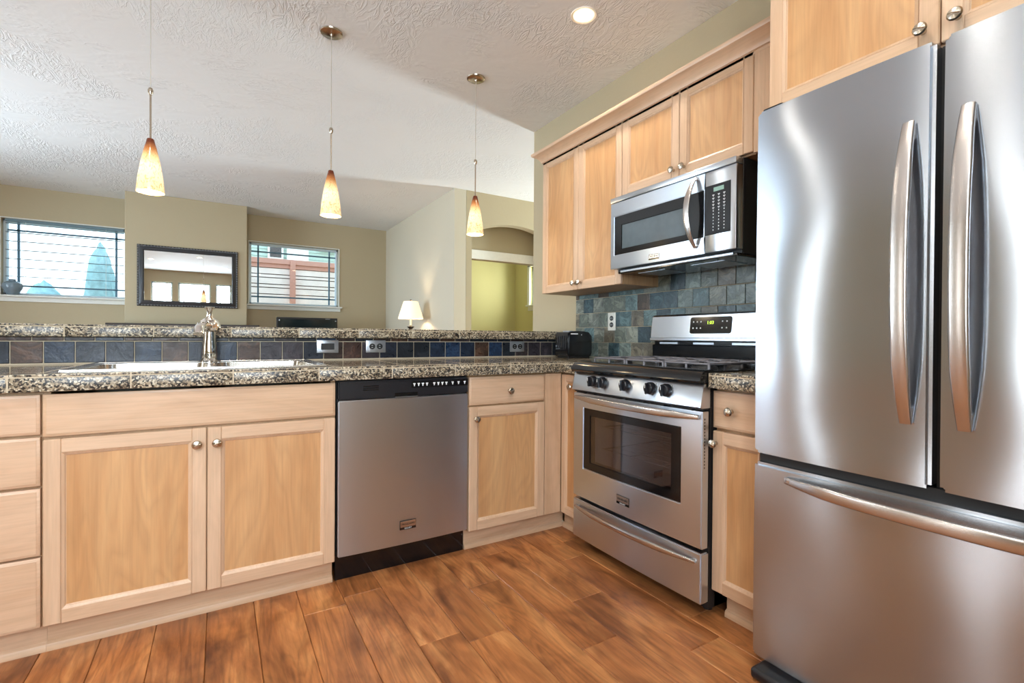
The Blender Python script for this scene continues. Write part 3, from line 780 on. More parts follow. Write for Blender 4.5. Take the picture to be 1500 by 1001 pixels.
# ------------------------------------------------------------------ dishwasher
t = thing('dishwasher', (0.72, 2.4, 0), 'stainless steel dishwasher with black control strip built into the peninsula', 'dishwasher')
m = MB(); m.box(0.4205, 1.0215, YD+0.03, 2.68, 0.11, 0.856); m.build('tub', BLACKM, t)
def bowed(m, F, u0, u1, v0, v1, w0, bow, mat=0, n=14, edge=0.004, bowv=0.0):
    """closed panel whose front bulges by bow in the middle"""
    b = bmesh.new(); G = []
    us = [u0+(u1-u0)*k/n for k in range(n+1)]
    nv = 6 if bowv else 1; vs = [v0+(v1-v0)*k/nv for k in range(nv+1)]
    for v in vs:
        G.append([b.verts.new(F(u, v, bow*(1-(2*(u-u0)/(u1-u0)-1)**2)+bowv*(1-(2*(v-v0)/(v1-v0)-1)**2))) for u in us])
    Bk = [[b.verts.new(F(u, v, w0)) for u in (u0, u1)] for v in (v0, v1)]
    for j in range(nv):
        for k in range(n): b.faces.new((G[j][k], G[j][k+1], G[j+1][k+1], G[j+1][k]))
    b.faces.new((Bk[0][0], Bk[0][1], Bk[1][1], Bk[1][0]))
    b.faces.new(G[0]+[Bk[0][1], Bk[0][0]]); b.faces.new(G[-1]+[Bk[1][1], Bk[1][0]])
    b.faces.new([g[0] for g in G]+[Bk[1][0], Bk[0][0]]); b.faces.new([g[-1] for g in G]+[Bk[1][1], Bk[0][1]])
    bmesh.ops.recalc_face_normals(b, faces=b.faces[:])
    es = [e for e in b.edges if len(e.link_faces) == 2 and e.calc_face_angle(0) > 0.7 and not all(v in sum(Bk, []) for v in e.verts)]
    bmesh.ops.bevel(b, geom=es, offset=edge, segments=2, affect='EDGES', clamp_overlap=True)
    m.merge(b, mat)
m = MB(); bowed(m, FY(YD+0.002), 0.4215, 1.0205, 0.115, 0.772, -0.025, 0.007); dd = m.build('door_panel', STD, t)
m = MB(); bowed(m, FY(YD-0.001), 0.4215, 1.0205, 0.775, 0.853, -0.025, 0.007, edge=0.006); cp = m.build('control_panel', BLACKB, t)
FD = FY(YD-0.0085)
m = MB(); fbox(m, FD, 0.660, 0.765, 0.778, 0.795, -0.004, 0.0006, 0.001); m.build('latch', BLACK, cp)
m = MB(); fbox(m, FD, 0.660, 0.765, 0.7752, 0.7775, -0.002, 0.002, 0.0008); m.build('latch_lip', PLATEM, cp)
m = MB()
for k_ in range(3): fbox(m, FY(YD-0.006), 0.523, 0.588, 0.812+0.008*k_, 0.8155+0.008*k_, 0, 0.0012)
m.build('air_vent', BLACK, cp)
m = MB(); fbox(m, FY(YD-0.003), 0.735, 1.015, 0.815, 0.843, -0.003, 0.0065, 0.0005); kp = m.build('button_strip', BLACK, cp)
for uu in (0.748, 0.768, 0.788, 0.808, 0.843, 0.863, 0.883, 0.903, 0.935, 0.965, 0.997):
    m = MB(); fp = FY(YD-0.0097)
    m.prism([(uu-0.002, 0.821), (uu+0.002, 0.821), (uu+0.003, 0.8285), (uu+0.0055, 0.831), (uu+0.0055, 0.835), (uu-0.0055, 0.835), (uu-0.0055, 0.831), (uu-0.003, 0.8285)], fp, 0, 0.0006)
    m.build('button_mark', PRINT, kp)
def badge(F, uc, vc, w_, parent, right):
    m = MB(); fbox(m, F, uc-w_/2, uc+w_/2, vc-0.020, vc+0.020, 0.0, 0.003, 0.001, 1); fbox(m, F, uc-w_/2+0.002, uc+w_/2-0.002, vc-0.009, vc+0.018, 0.003, 0.0042, 0.0008, 0)
    b = m.build('badge', [HAND, BLACK], parent)
    text('badge_text', 'FRIGIDAIRE', w_*0.155, F(uc, vc+0.004, 0.0046), right, (0, 0, 1), BLACKM, b, 0.0003)
    text('badge_text', 'GALLERY', w_*0.11, F(uc, vc-0.0145, 0.0034), right, (0, 0, 1), PRINT, b, 0.0003)
badge(FY(YD-0.0065), 0.722, 0.203, 0.075, dd, (1, 0, 0))
MB().box(0.4215, 1.0215, YD+0.052, YD+0.07, 0.0, 0.112).build('toe_panel', BLACK, t)

# ------------------------------------------------------------------ gas stove
XG = 1.521; y0, y1 = 1.156, 1.911; FG = FX(XG)
t = thing('gas_stove', (1.85, 1.533, 0), 'stainless steel gas stove with oven door, five knobs and black grates', 'stove')
m = MB()
m.box(1.60, 2.165, y0, y0+0.02, 0.03, 0.895).box(1.60, 2.165, y1-0.02, y1, 0.03, 0.895).box(2.14, 2.165, y0, y1, 0.03, 0.895).box(1.565, 2.165, y0, y1, 0.03, 0.27).box(1.565, 2.165, y0, y1, 0.765, 0.895)
m.box(1.565, 1.60, y0, 1.235, 0.27, 0.765).box(1.565, 1.60, 1.85, y1, 0.27, 0.765)
for yy in (1.2, 1.87):
    for xx in (1.62, 2.1): m.lathe([(0, 0), (0.018, 0), (0.018, 0.03), (0, 0.03)], (xx, yy, 0), n=12)
m.build('stove_body', BLACKM, t)
OVI = plain('oven_enamel', (128, 122, 128), 0.4)
m = MB(); m.box(1.60, 2.10, 1.236, 1.25, 0.30, 0.75).box(1.60, 2.10, 1.835, 1.85, 0.30, 0.75).box(2.085, 2.10, 1.25, 1.835, 0.30, 0.75).box(1.60, 2.10, 1.25, 1.835, 0.30, 0.31).box(1.60, 2.10, 1.25, 1.835, 0.74, 0.75)
m.build('oven_cavity', OVI, t)
for zz in (0.49, 0.60):
    m = MB()
    for k_ in range(7): m.tube([(1.64+0.07*k_, 1.252, zz), (1.64+0.07*k_, 1.833, zz)], 0.002, 6)
    for yy in (1.27, 1.45, 1.64, 1.815): m.tube([(1.64, yy, zz), (2.06, yy, zz)], 0.003, 6)
    m.build('oven_rack', CHROME, t)
# storage drawer
m = MB(); bowed(m, FG, y0, y1, 0.055, 0.245, -0.04, 0.008, edge=0.005); sd = m.build('storage_drawer', ST, t)
def bar_handle(F, u0, u1, v, d, hw, name, parent, sect=None, mat=None):
    P = [F(u0+(u1-u0)*k/20, v, 0.008+d*(1-abs(2*k/20-1)**2.2)) for k in range(21)]
    S = sect or rrect(0.018, hw, 0.007, 3)
    sc_ = [0.55+0.45*min(1, min(k, 20-k)/4) for k in range(21)]
    m = MB(); m.sweep(P, S, scales=sc_)
    for uu, sg in ((u0, 1), (u1, -1)):
        fbox(m, F, min(uu, uu+sg*0.02), max(uu, uu+sg*0.02), v-hw*0.25, v+hw*0.25, -0.001, 0.012, 0.003)
    return m.build(name, mat or HAND, parent)
bar_handle(FG, 1.176, 1.885, 0.212, 0.036, 0.024, 'drawer_handle', sd)
# oven door
m = MB(); wy0, wy1, wz0, wz1 = 1.250, 1.832, 0.408, 0.703
def framed(m, F, u0, u1, v0, v1, a0, a1, b0, b1, w0, bow, mat=0):
    """front plate with a rectangular opening, bulging slightly"""
    us = [u0, a0] + [a0+(a1-a0)*k/8 for k in range(1, 8)] + [a1, u1]; vs = [v0, b0, b1, v1]
    b = bmesh.new()
    f = lambda u: bow*(1-(2*(u-u0)/(u1-u0)-1)**2)
    Fr = [[b.verts.new(F(u, v, f(u))) for u in us] for v in vs]; Bk = [[b.verts.new(F(u, v, w0)) for u in us] for v in vs]
    nu = len(us)-1
    for j in range(3):
        for k in range(nu):
            if j == 1 and 1 <= k < nu-1: continue
            b.faces.new((Fr[j][k], Fr[j][k+1], Fr[j+1][k+1], Fr[j+1][k])); b.faces.new((Bk[j][k], Bk[j+1][k], Bk[j+1][k+1], Bk[j][k+1]))
    for k in range(nu):
        b.faces.new((Fr[0][k], Bk[0][k], Bk[0][k+1], Fr[0][k+1])); b.faces.new((Fr[3][k], Fr[3][k+1], Bk[3][k+1], Bk[3][k]))
        if 1 <= k < nu-1:
            b.faces.new((Fr[1][k], Fr[1][k+1], Bk[1][k+1], Bk[1][k])); b.faces.new((Fr[2][k], Bk[2][k], Bk[2][k+1], Fr[2][k+1]))
    for j in range(3):
        b.faces.new((Fr[j][0], Fr[j+1][0], Bk[j+1][0], Bk[j][0])); b.faces.new((Fr[j][nu], Bk[j][nu], Bk[j+1][nu], Fr[j+1][nu]))
    for k in (1, nu-1): b.faces.new((Fr[1][k], Bk[1][k], Bk[2][k], Fr[2][k]))
    bmesh.ops.recalc_face_normals(b, faces=b.faces[:])
    es = [e for e in b.edges if len(e.link_faces) == 2 and e.calc_face_angle(0) > 0.7 and all(any(v is q for row in Fr for q in row) for v in e.verts)]
    bmesh.ops.bevel(b, geom=es, offset=0.003, segments=2, affect='EDGES'); m.merge(b, mat)
framed(m, FG, y0, y1, 0.262, 0.772, wy0, wy1, wz0, wz1, -0.035, 0.008); od = m.build('oven_door', ST, t)
m = MB(); framed(m, FG, wy0+0.0005, wy1-0.0005, wz0+0.0005, wz1-0.0005, 1.300, 1.782, 0.445, 0.668, -0.03, 0.004); wf = m.build('window_surround', BLACK, od)
m = MB(); fbox(m, FG, 1.297, 1.785, 0.442, 0.671, -0.006, -0.002); m.build('window_glass', OVENG, wf)
m = MB()
for a, b in ((1.20, 1.30), (1.335, 1.41), (1.44, 1.55), (1.58, 1.73), (1.755, 1.80), (1.825, 1.885)): fbox(m, FG, a, b, 0.7735, 0.7775, -0.02, 0.004)
m.build('vent_slot', BLACKM, od)
m = MB()
for k_ in range(16): m.box(XG+0.012, XG+0.016, y0-0.0006, y0+0.003, 0.56+0.012*k_, 0.567+0.012*k_)
m.build('side_vent', BLACKM, od)
badge(FX(XG-0.0075), 1.553, 0.330, 0.078, od, (0, -1, 0))
bar_handle(FG, 1.168, 1.890, 0.752, 0.044, 0.030, 'oven_handle', od)
# control panel
b = bmesh.new(); PR_ = [(0.004, 0.784), (0.012, 0.789), (-0.006, 0.868), (-0.014, 0.876), (-0.05, 0.876), (-0.05, 0.784)]
m = MB(); rings = []
for k_ in range(13):
    u = y0+(y1-y0)*k_/12; f = 0.008*(1-(2*k_/12-1)**2); rings.append([b.verts.new(FG(u, v, w_+(f if w_ > -0.04 else 0))) for w_, v in PR_])
for A, B in zip(rings, rings[1:]):
    for q in range(6): b.faces.new((A[q], A[(q+1) % 6], B[(q+1) % 6], B[q]))
b.faces.new(rings[0]); b.faces.new(rings[-1]); m.merge(b, 0); cpn = m.build('control_panel', ST, t)
m = MB(); fbox(m, FG, y0+0.004, y1-0.004, 0.7775, 0.784, -0.04, -0.004); m.build('gap_strip', BLACKM, t)
for k_, uu in enumerate((1.757, 1.689, 1.541, 1.398, 1.318)):
    w0 = 0.006+0.008*(1-(2*(uu-y0)/(y1-y0)-1)**2)-0.001; o = FG(uu, 0.838, w0)
    m = MB(); m.lathe([(0, -0.008), (0.0255, -0.008), (0.026, 0.004), (0.023, 0.016), (0.021, 0.018), (0, 0.018)], o, (-1, 0, 0), 24)
    b = bmesh.new(); bmesh.ops.create_cube(b, size=1)
    for v in b.verts: v.co = Vector((o.x-0.020+v.co.x*0.022, o.y+v.co.y*0.013*(1.0 if v.co.x > 0 else 0.6), o.z+v.co.z*0.046))
    bmesh.ops.bevel(b, geom=b.edges[:], offset=0.0025, segments=2, affect='EDGES'); m.merge(b, 0)
    kb = m.build('burner_knob', BLACKB, cpn)
    MB().box(o.x-0.0325, o.x-0.0305, o.y-0.001, o.y+0.001, o.z+0.003, o.z+0.017).build('knob_pointer', PRINT, kb)
    m = MB()
    for dz in (0.026, 0.021): m.box(o.x-0.0003, o.x+0.0008, uu-0.033, uu-0.029, 0.838+dz-0.022+0.016, 0.838+dz-0.022+0.019)
    m.box(o.x-0.0003, o.x+0.0008, uu-0.036, uu-0.032, 0.848, 0.851); m.build('panel_mark', BLACKM, cpn)
# cooktop
b = bmesh.new(); PR_ = [(-0.01, 0.874), (0.010, 0.877), (0.018, 0.886), (0.014, 0.902), (0.0, 0.918), (-0.02, 0.926), (-0.05, 0.928), (-0.07, 0.921), (-0.58, 0.921), (-0.58, 0.874)]
m = MB(); rings = []
for k_ in range(13):
    u = y0-0.001+(y1-y0+0.002)*k_/12; f = 0.008*(1-(2*k_/12-1)**2); rings.append([b.verts.new(FG(u, v, w_+(f if w_ > -0.04 else 0))) for w_, v in PR_])
for A, B in zip(rings, rings[1:]):
    for q in range(10): b.faces.new((A[q], A[(q+1) % 10], B[(q+1) % 10], B[q]))
b.faces.new(rings[0]); b.faces.new(rings[-1]); m.merge(b, 0); ct = m.build('cooktop', BLACK, t)
for bx_, by_, br_ in ((1.72, 1.30, 0.042), (1.72, 1.77, 0.036), (1.95, 1.30, 0.034), (1.95, 1.77, 0.040), (1.835, 1.535, 0.044)):
    m = MB(); m.lathe([(0, 0.920), (br_+0.012, 0.920), (br_+0.008, 0.929), (br_, 0.930), (br_, 0.933), (br_-0.004, 0.935), (0, 0.935)], (bx_, by_, 0), n=24); m.build('burner', BLACKM, ct)
def grate(ya, yb):
    m = MB(); zt = 0.944; xa, xb = 1.615, 2.035; S = rrect(0.009, 0.009, 0.003, 2)
    def bar(p, q): m.sweep([p, q], S)
    bar((xa, ya, zt), (xa, yb, zt)); bar((xb, ya, zt), (xb, yb, zt)); bar((xa, ya, zt), (xb, ya, zt)); bar((xa, yb, zt), (xb, yb, zt))
    xm = (xa+xb)/2; bar((xm, ya, zt), (xm, yb, zt)); ym = (ya+yb)/2
    for xc in ((xa+xm)/2, (xm+xb)/2):
        bar((xc-0.10, ym, zt+0.002), (xc-0.03, ym, zt+0.002)); bar((xc+0.03, ym, zt+0.002), (xc+0.10, ym, zt+0.002))
        bar((xc, ya, zt+0.002), (xc, ym-0.03, zt+0.002)); bar((xc, ym+0.03, zt+0.002), (xc, yb, zt+0.002))
    for xx in (xa, xm, xb):
        for yy in (ya, ym, yb):
            if xx == xm and yy == ym: continue
            m.box(xx-0.0045, xx+0.0045, yy-0.0045, yy+0.0045, 0.921, zt, 0.002)
    m.build('grate', IRON, ct)
grate(1.200, 1.412); grate(1.426, 1.640); grate(1.654, 1.862)
# backguard
m = MB(); m.box(2.075, 2.165, y0, y1, 0.90, 1.010, 0.004); m.box(2.085, 2.165, y0+0.01, y1-0.01, 1.008, 1.035); bgd = m.build('back_riser', BLACK, t)
for a in (1.30, 1.52, 1.74): MB().box(2.079, 2.085, a, a+0.12, 1.014, 1.024).build('riser_vent', PLATEM, bgd)
b = bmesh.new(); PR_ = [(2.062, 1.030), (2.058, 1.034), (2.058, 1.046), (2.064, 1.049), (2.078, 1.162), (2.090, 1.172), (2.165, 1.172), (2.165, 1.030)]
rings = [[b.verts.new((x_, u, z_)) for x_, z_ in PR_] for u in (y0, y1)]
for q in range(8): b.faces.new((rings[0][q], rings[0][(q+1) % 8], rings[1][(q+1) % 8], rings[1][q]))
b.faces.new(rings[0]); b.faces.new(rings[1]); bmesh.ops.recalc_face_normals(b, faces=b.faces[:])
m = MB(); m.merge(b, 0); bp_ = m.build('backguard', ST, t)
sl = Vector((0.014, 0, 0.113)).normalized(); nrm = Vector((-sl.z, 0, sl.x))
def BG(u, v, w_): return Vector((2.064, u, 1.049)) + sl*v + nrm*w_
m = MB(); poly = [(1.534+a, 0.062+c) for a, c in rrect(0.236, 0.084, 0.012, 4)]
m.prism(poly, BG, -0.002, 0.002); dp = m.build('display_panel', BLACK, bp_)
CLK = emit('clock_green', (190, 230, 70), 1.6)
text('clock_digits', '1:03', 0.024, BG(1.533, 0.074, 0.0026), (0, -1, 0), sl, CLK, dp)
for a, c in ((1.632, 0.080), (1.610, 0.080), (1.588, 0.080), (1.632, 0.048), (1.610, 0.048), (1.588, 0.048), (1.466, 0.080), (1.442, 0.080), (1.466, 0.048), (1.442, 0.048)):
    o = BG(a, c, 0.002); MB().lathe([(0, 0), (0.004, 0), (0.004, 0.0006), (0, 0.0006)], o, nrm, 10).build('touch_button', PRINT, dp)

# ------------------------------------------------------------------ microwave
XM = 1.836; a0, a1, b0, b1 = 1.240, 1.996, 1.421, 1.805; FM = FX(XM)
t = thing('microwave', (2.0, 1.618, 1.395), 'stainless steel over-the-range microwave with curved handle under the short wall cabinet', 'microwave')
MB().box(XM+0.052, XW-0.001, a0+0.004, a1-0.004, 1.405, 1.812, 0.003).build('microwave_body', BLACKM, t)
m = MB(); framed(m, FM, 1.3945, a1, b0, 1.776, 1.3975, 1.967, 1.494, 1.702, -0.048, 0.0); md = m.build('microwave_door', ST, t)
m = MB(); framed(m, FM, 1.398, 1.9665, 1.4945, 1.7015, 1.498, 1.909, 1.523, 1.648, -0.01, 0.0); ws = m.build('window_surround', BLACK, md)
MESHG = plain('microwave_window', (86, 98, 104), 0.1, 0, 0.8)
m = MB(); fbox(m, FM, 1.4975, 1.9095, 1.5225, 1.6485, -0.010, -0.003); m.build('window_glass', MESHG, ws)
m = MB(); fbox(m, FM, 1.650, 1.718, 1.434, 1.462, 0, 0.002, 0.0008); mbg = m.build('badge', [BLACK], md)
m = MB(); fbox(m, FM, 1.653, 1.7155, 1.441, 1.460, 0.002, 0.003, 0.0006); m.build('badge_face', HAND, mbg)
text('badge_text', 'FRIGIDAIRE', 0.0098, FM(1.684, 1.450, 0.0032), (0, -1, 0), (0, 0, 1), BLACKM, mbg, 0.0002)
P = [FM(1.438+0.010*(1-abs(2*k/18-1)**2), 1.452+(1.768-1.452)*k/18, 0.006+0.050*(1-abs(2*k/18-1)**2.2)) for k in range(19)]
m = MB(); m.sweep(P, rrect(0.030, 0.012, 0.005, 3), up=(-1, 0, 0), scales=[0.5+0.5*min(1, min(k, 18-k)/5) for k in range(19)])
for z_ in (1.456, 1.752): fbox(m, FM, 1.428, 1.448, z_, z_+0.012, -0.001, 0.014, 0.003)
m.build('microwave_handle', HAND, md)
m = MB(); fbox(m, FM, a0, 1.3915, b0, 1.776, -0.048, 0.0, 0.004, 0, 2); mc = m.build('control_panel', ST, t)
m = MB(); fbox(m, FM, 1.266, 1.3905, 1.497, 1.713, -0.001, 0.0015, 0.0008); kp = m.build('keypad', BLACK, mc)
LCD = emit('display_grey_green', (120, 150, 138), 0.35)
m = MB(); fbox(m, FM, 1.298, 1.348, 1.682, 1.700, 0.0015, 0.002); m.build('display_screen', LCD, kp)
m = MB()
for ci, uu in enumerate((1.349, 1.322, 1.296)):
    for ri in range(12):
        vv = 1.668-0.0138*ri
        if ri < 5: fbox(m, FM, uu-0.005, uu+0.005, vv-0.0015, vv+0.0015, 0.0015, 0.0019); fbox(m, FM, uu-0.002, uu+0.002, vv-0.006, vv-0.0035, 0.0015, 0.0019)
        else: fbox(m, FM, uu-0.0018, uu+0.0018, vv-0.0028, vv+0.0028, 0.0015, 0.0019)
m.build('keypad_print', PRINT, kp)
m = MB(); fbox(m, FM, a0, a1, 1.7785, 1.806, -0.048, 0.004, 0.004, 0, 2); m.build('top_vent', ST, t)
m = MB(); m.box(XM+0.03, 2.15, a0+0.012, a1-0.03, 1.395, 1.408, 0.002); un = m.build('underside', BLACK, t)
m = MB(); m.box(XM+0.026, XM+0.040, a0+0.03, a1-0.05, 1.400, 1.412, 0.002); m.build('vent_lip', PLATEM, un)
for yy in (1.36, 1.70): MB().box(1.93, 2.10, yy, yy+0.18, 1.3935, 1.3955).build('grease_filter', PLATEM, un)

# ------------------------------------------------------------------ fridge
XF = 1.449; FF = FX(XF)
t = thing('fridge', (1.85, 0.46, 0), 'large stainless steel french door fridge with bottom freezer drawer', 'fridge')
MB().box(1.535, 2.17, 0.006, 0.908, 0.03, 1.742, 0.004).build('fridge_body', BLACKB, t)
def fdoor(u0, u1, v0, v1, name, prof='v'):
    m = MB(); bowed(m, FF, u0, u1, v0, v1, -0.075, 0.004, edge=0.010, n=16, bowv=0.003); return m.build(name, STF, t)
dl = fdoor(0.4660, 0.9115, 0.684, 1.757, 'fridge_door'); drt = fdoor(0.0, 0.4505, 0.684, 1.757, 'fridge_door')
fz = fdoor(0.0, 0.9115, 0.040, 0.656, 'freezer_drawer')
MB().box(1.475, 1.536, 0.01, 0.905, 0.655, 0.685).box(1.49, 1.536, 0.4505, 0.466, 0.684, 1.75).build('door_gasket', BLACKM, t)
def fhandle(uc, dr_, wd):
    n = 22; P = [FF(uc, 0.838+(1.572-0.838)*k/n, 0.010+0.048*(1-abs(2*k/n-1)**2.6)) for k in range(n+1)]
    m = MB(); m.sweep(P, rrect(wd, 0.016, 0.006, 3), up=(-1, 0, 0), scales=[0.72+0.28*min(1, min(k, n-k)/4) for k in range(n+1)])
    for z_ in (0.842, 1.535): fbox(m, FF, uc-wd*0.3, uc+wd*0.3, z_, z_+0.035, 0.0, 0.018, 0.004)
    m.build('door_handle', HAND, dr_)
fhandle(0.512, dl, 0.036); fhandle(0.402, drt, 0.036)
n = 24; P = [FF(0.805+(0.105-0.805)*k/n, 0.622, 0.008+0.055*(1-abs(2*k/n-1)**2.4)) for k in range(n+1)]
m = MB(); m.sweep(P, rrect(0.016, 0.034, 0.007, 3), scales=[0.6+0.4*min(1, min(k, n-k)/4) for k in range(n+1)])
for u in (0.785, 0.125): fbox(m, FF, u-0.015, u+0.015, 0.614, 0.630, 0.0, 0.02, 0.004)
m.build('drawer_handle', HAND, fz)
MB().box(1.392, 1.534, 0.02, 0.882, 0.004, 0.038, 0.012, 0, 3).build('base_grille', BLACKB, t)
MB().box(1.475, 1.60, 0.845, 0.908, 1.757, 1.772, 0.005, 0, 2).build('hinge_cover', BLACK, t)
MB().box(1.475, 1.60, 0.006, 0.07, 1.757, 1.772, 0.005, 0, 2).build('hinge_cover', BLACK, t)

# ------------------------------------------------------------------ toaster
t = thing('toaster', (1.978, 2.49, ZC), 'glossy black toaster on the worktop in the corner', 'toaster')
m = MB(); tx0, tx1, ty0, ty1 = 1.878, 2.079, 2.42, 2.555; zb = ZC+0.012
poly = [(tx0+0.004, zb), (tx1-0.010, zb), (tx1, zb+0.02), (tx1, 1.055)]
for k_ in range(1, 7): poly.append((tx1-0.026*math.sin(k_/6*PI/2), 1.055+0.026*math.sin(k_/6*PI/2)))
for k_ in range(1, 8): poly.append((tx1-0.026-(tx1-tx0-0.038)*k_/8, 1.081+0.008*math.sin(k_/8*PI)))
poly += [(tx0+0.010, 1.080), (tx0+0.002, 1.068), (tx0, zb+0.02)]
m.prism(poly, FY(ty1), 0, ty1-ty0, bev=0.010); tb = m.build('toaster_shell', BLACK, t)
MB().box(tx0+0.01, tx1-0.015, ty0+0.012, ty1-0.01, ZC, zb+0.002, 0.003).build('toaster_base', BLACKM, t)
for xx in (1.915, 1.998): MB().box(xx, xx+0.028, ty0+0.035, ty1-0.03, 1.083, 1.0900).build('bread_slot', PLATEM, tb)
m = MB()
for k_ in range(5): m.box(tx0-0.003, tx0+0.002, ty0+0.022+0.02*k_, ty0+0.031+0.02*k_, 0.975, 1.058, 0.002)
m.build('shell_rib', BLACKB, tb)
m = MB(); m.box(1.898, 1.956, ty0-0.0008, ty0+0.001, 1.067, 1.0725)
for k_ in range(8): m.box(1.902+0.0068*k_, 1.905+0.0068*k_, ty0-0.0010, ty0+0.001, 1.0655, 1.0740)
tm = m.build('maker_mark', PRINT, tb)
MB().lathe([(0, 0), (0.003, 0), (0.003, 0.001), (0, 0.001)], (1.985, ty0+0.0005, 1.064), (0, -1, 0), 10).build('emblem', PRINT, tb)
MB().box(tx1-0.004, tx1+0.014, 2.47, 2.51, 1.02, 1.036, 0.004).build('toaster_lever', BLACKB, t)
MB().lathe([(0, 0), (0.012, 0), (0.010, 0.010), (0, 0.010)], (tx1-0.002, 2.49, 0.965), (1, 0, 0), 16).build('browning_dial', PLATEM, t)

# ------------------------------------------------------------------ pendant lights
def shade_mat():
    s = NT('amber_frit_glass'); t_ = s.node('ShaderNodeTexCoord'); q = s.node('ShaderNodeSeparateXYZ'); s.l.new(t_.outputs['Object'], q.inputs[0])
    n = s.noise(s.co((1, 1, 0.55)), 75, 3, 0.6, 1.0)
    z = s.math('ADD', s.math('DIVIDE', q.outputs[2], 0.25), s.math('MULTIPLY', s.math('SUBTRACT', n.outputs[0], 0.5), 0.15))
    col = s.ramp(z, [(0.0, lin((246, 214, 160))), (0.5, lin((255, 232, 184))), (0.66, lin((240, 200, 140))), (0.80, lin((190, 120, 66))), (0.93, lin((108, 52, 30)))])
    sp = s.ramp(n.outputs[0], [(0.38, (0.70, 0.52, 0.34)), (0.48, (1, 1, 1))]); col = s.mix(0.75, col, sp, 'MULTIPLY')
    s.base(col, 0.15); s.l.new(col, s.b.inputs['Emission Color'])
    st = s.ramp(z, [(0.0, (0.62,)*3), (0.45, (1.0,)*3), (0.7, (0.5,)*3), (0.9, (0.08,)*3)])
    s.l.new(s.math('MULTIPLY', st, 0.62), s.b.inputs['Emission Strength']); return s.m
SHADE = shade_mat(); BULB = emit('bulb_warm', (255, 240, 205), 3.0)
CABLE = plain('silver_cable', (206, 202, 192), 0.35, 0.4)
PG = 'glass pendants over the bar'
def pendant(x, y, label):
    zb_ = 1.712; root = thing('pendant_light', (x, y, zb_), label, 'pendant light', PG)
    sh = MB(); prof = [(0.0545, 0.0), (0.0555, 0.004), (0.049, 0.07), (0.038, 0.14), (0.026, 0.20), (0.0145, 0.247), (0.0125, 0.25), (0.023, 0.20), (0.035, 0.14), (0.046, 0.07), (0.0525, 0.004)]
    sh.lathe(prof+[prof[0]], (x, y, zb_), n=32, caps=False); s_ = sh.build('lamp_shade', SHADE, root)
    MB().lathe([(0, 0.012), (0.046, 0.012), (0.045, 0.016), (0, 0.016)], (x, y, zb_), n=24).build('diffuser', BULB, s_)
    MB().tube([(x, y, zb_+0.245), (x, y, 2.175)], 0.0042, 10).build('stem', NICKEL, root)
    MB().lathe([(0.0, 0.0), (0.006, 0.002), (0.011, 0.014), (0.0115, 0.024), (0.007, 0.034), (0.0, 0.036)], (x, y, 2.165), n=16).build('joint', NICKEL, root)
    MB().tube([(x, y, 2.195), (x, y, H-0.012)], 0.0022, 8).build('cable', CABLE, root)
    MB().lathe([(0.0, -0.022), (0.006, -0.020), (0.009, -0.012), (0.050, -0.011), (0.058, -0.006), (0.060, 0.0), (0, 0.0)], (x, y, H), n=32).build('canopy', NICKEL, root)
    l = bpy.data.lights.new('pendant_bulb', 'POINT'); l.energy = 2.2; l.color = (1, 0.78, 0.5); l.shadow_soft_size = 0.03
    lo = bpy.data.objects.new('pendant_bulb', l); C.objects.link(lo); lo.parent = root; lo.location = (0, 0, -0.03)
pendant(-0.280, 2.82, 'amber glass pendant light hanging leftmost, in front of the mirror wall')
pendant(0.525, 2.82, 'amber glass pendant light hanging in the middle, by the right living room window')
pendant(1.419, 2.82, 'amber glass pendant light hanging rightmost, in front of the archway')

# ------------------------------------------------------------------ ceiling downlights
CANW = plain('can_trim_white', (244, 238, 224), 0.5, var=0.01); CANE = emit('can_lamp', (255, 244, 222), 9.0); CANI = emit('can_inner', (255, 238, 208), 1.0)
def can(x, y, label, pw=30):
    root = thing('ceiling_light', (x, y, H), label, 'ceiling light', 'recessed ceiling lights')
    MB().lathe([(0.052, -0.001), (0.066, -0.005), (0.068, 0.0), (0.068, 0.002), (0.05, 0.002)], (x, y, H), n=32, caps=False).build('trim_ring', CANW, root)
    MB().lathe([(0.055, -0.002), (0.050, -0.0015), (0.0, -0.001)], (x, y, H), n=32, caps=False).build('lens', CANI, root)
    MB().lathe([(0.034, -0.004), (0.030, -0.006), (0.0, -0.007), (0.0, -0.002), (0.034, -0.002)], (x+0.004, y+0.006, H), n=24, caps=False).build('lamp', CANE, root)
    l = bpy.data.lights.new('can_spot', 'SPOT'); l.energy = pw; l.color = (1, 0.93, 0.82); l.spot_size = math.radians(140); l.spot_blend = 0.8; l.shadow_soft_size = 0.05
    lo = bpy.data.objects.new('can_spot', l); C.objects.link(lo); lo.parent = root; lo.location = (0, 0, -0.03)
can(1.617, 1.973, 'round recessed ceiling light above the stove corner')
can(-0.38, 1.9, 'recessed ceiling light near the leftmost pendant, seen only in the mirror')
can(-1.3, 1.1, 'recessed ceiling light above the left end of the kitchen, upper left in the mirror')
can(-1.35, 0.0, 'recessed ceiling light by the windows behind the drawer cabinet side, lower left in the mirror')
can(0.12, 0.25, 'recessed ceiling light near the middle kitchen window, at right in the mirror')
can(0.9, 0.7, 'recessed ceiling light above the floor before the fridge')

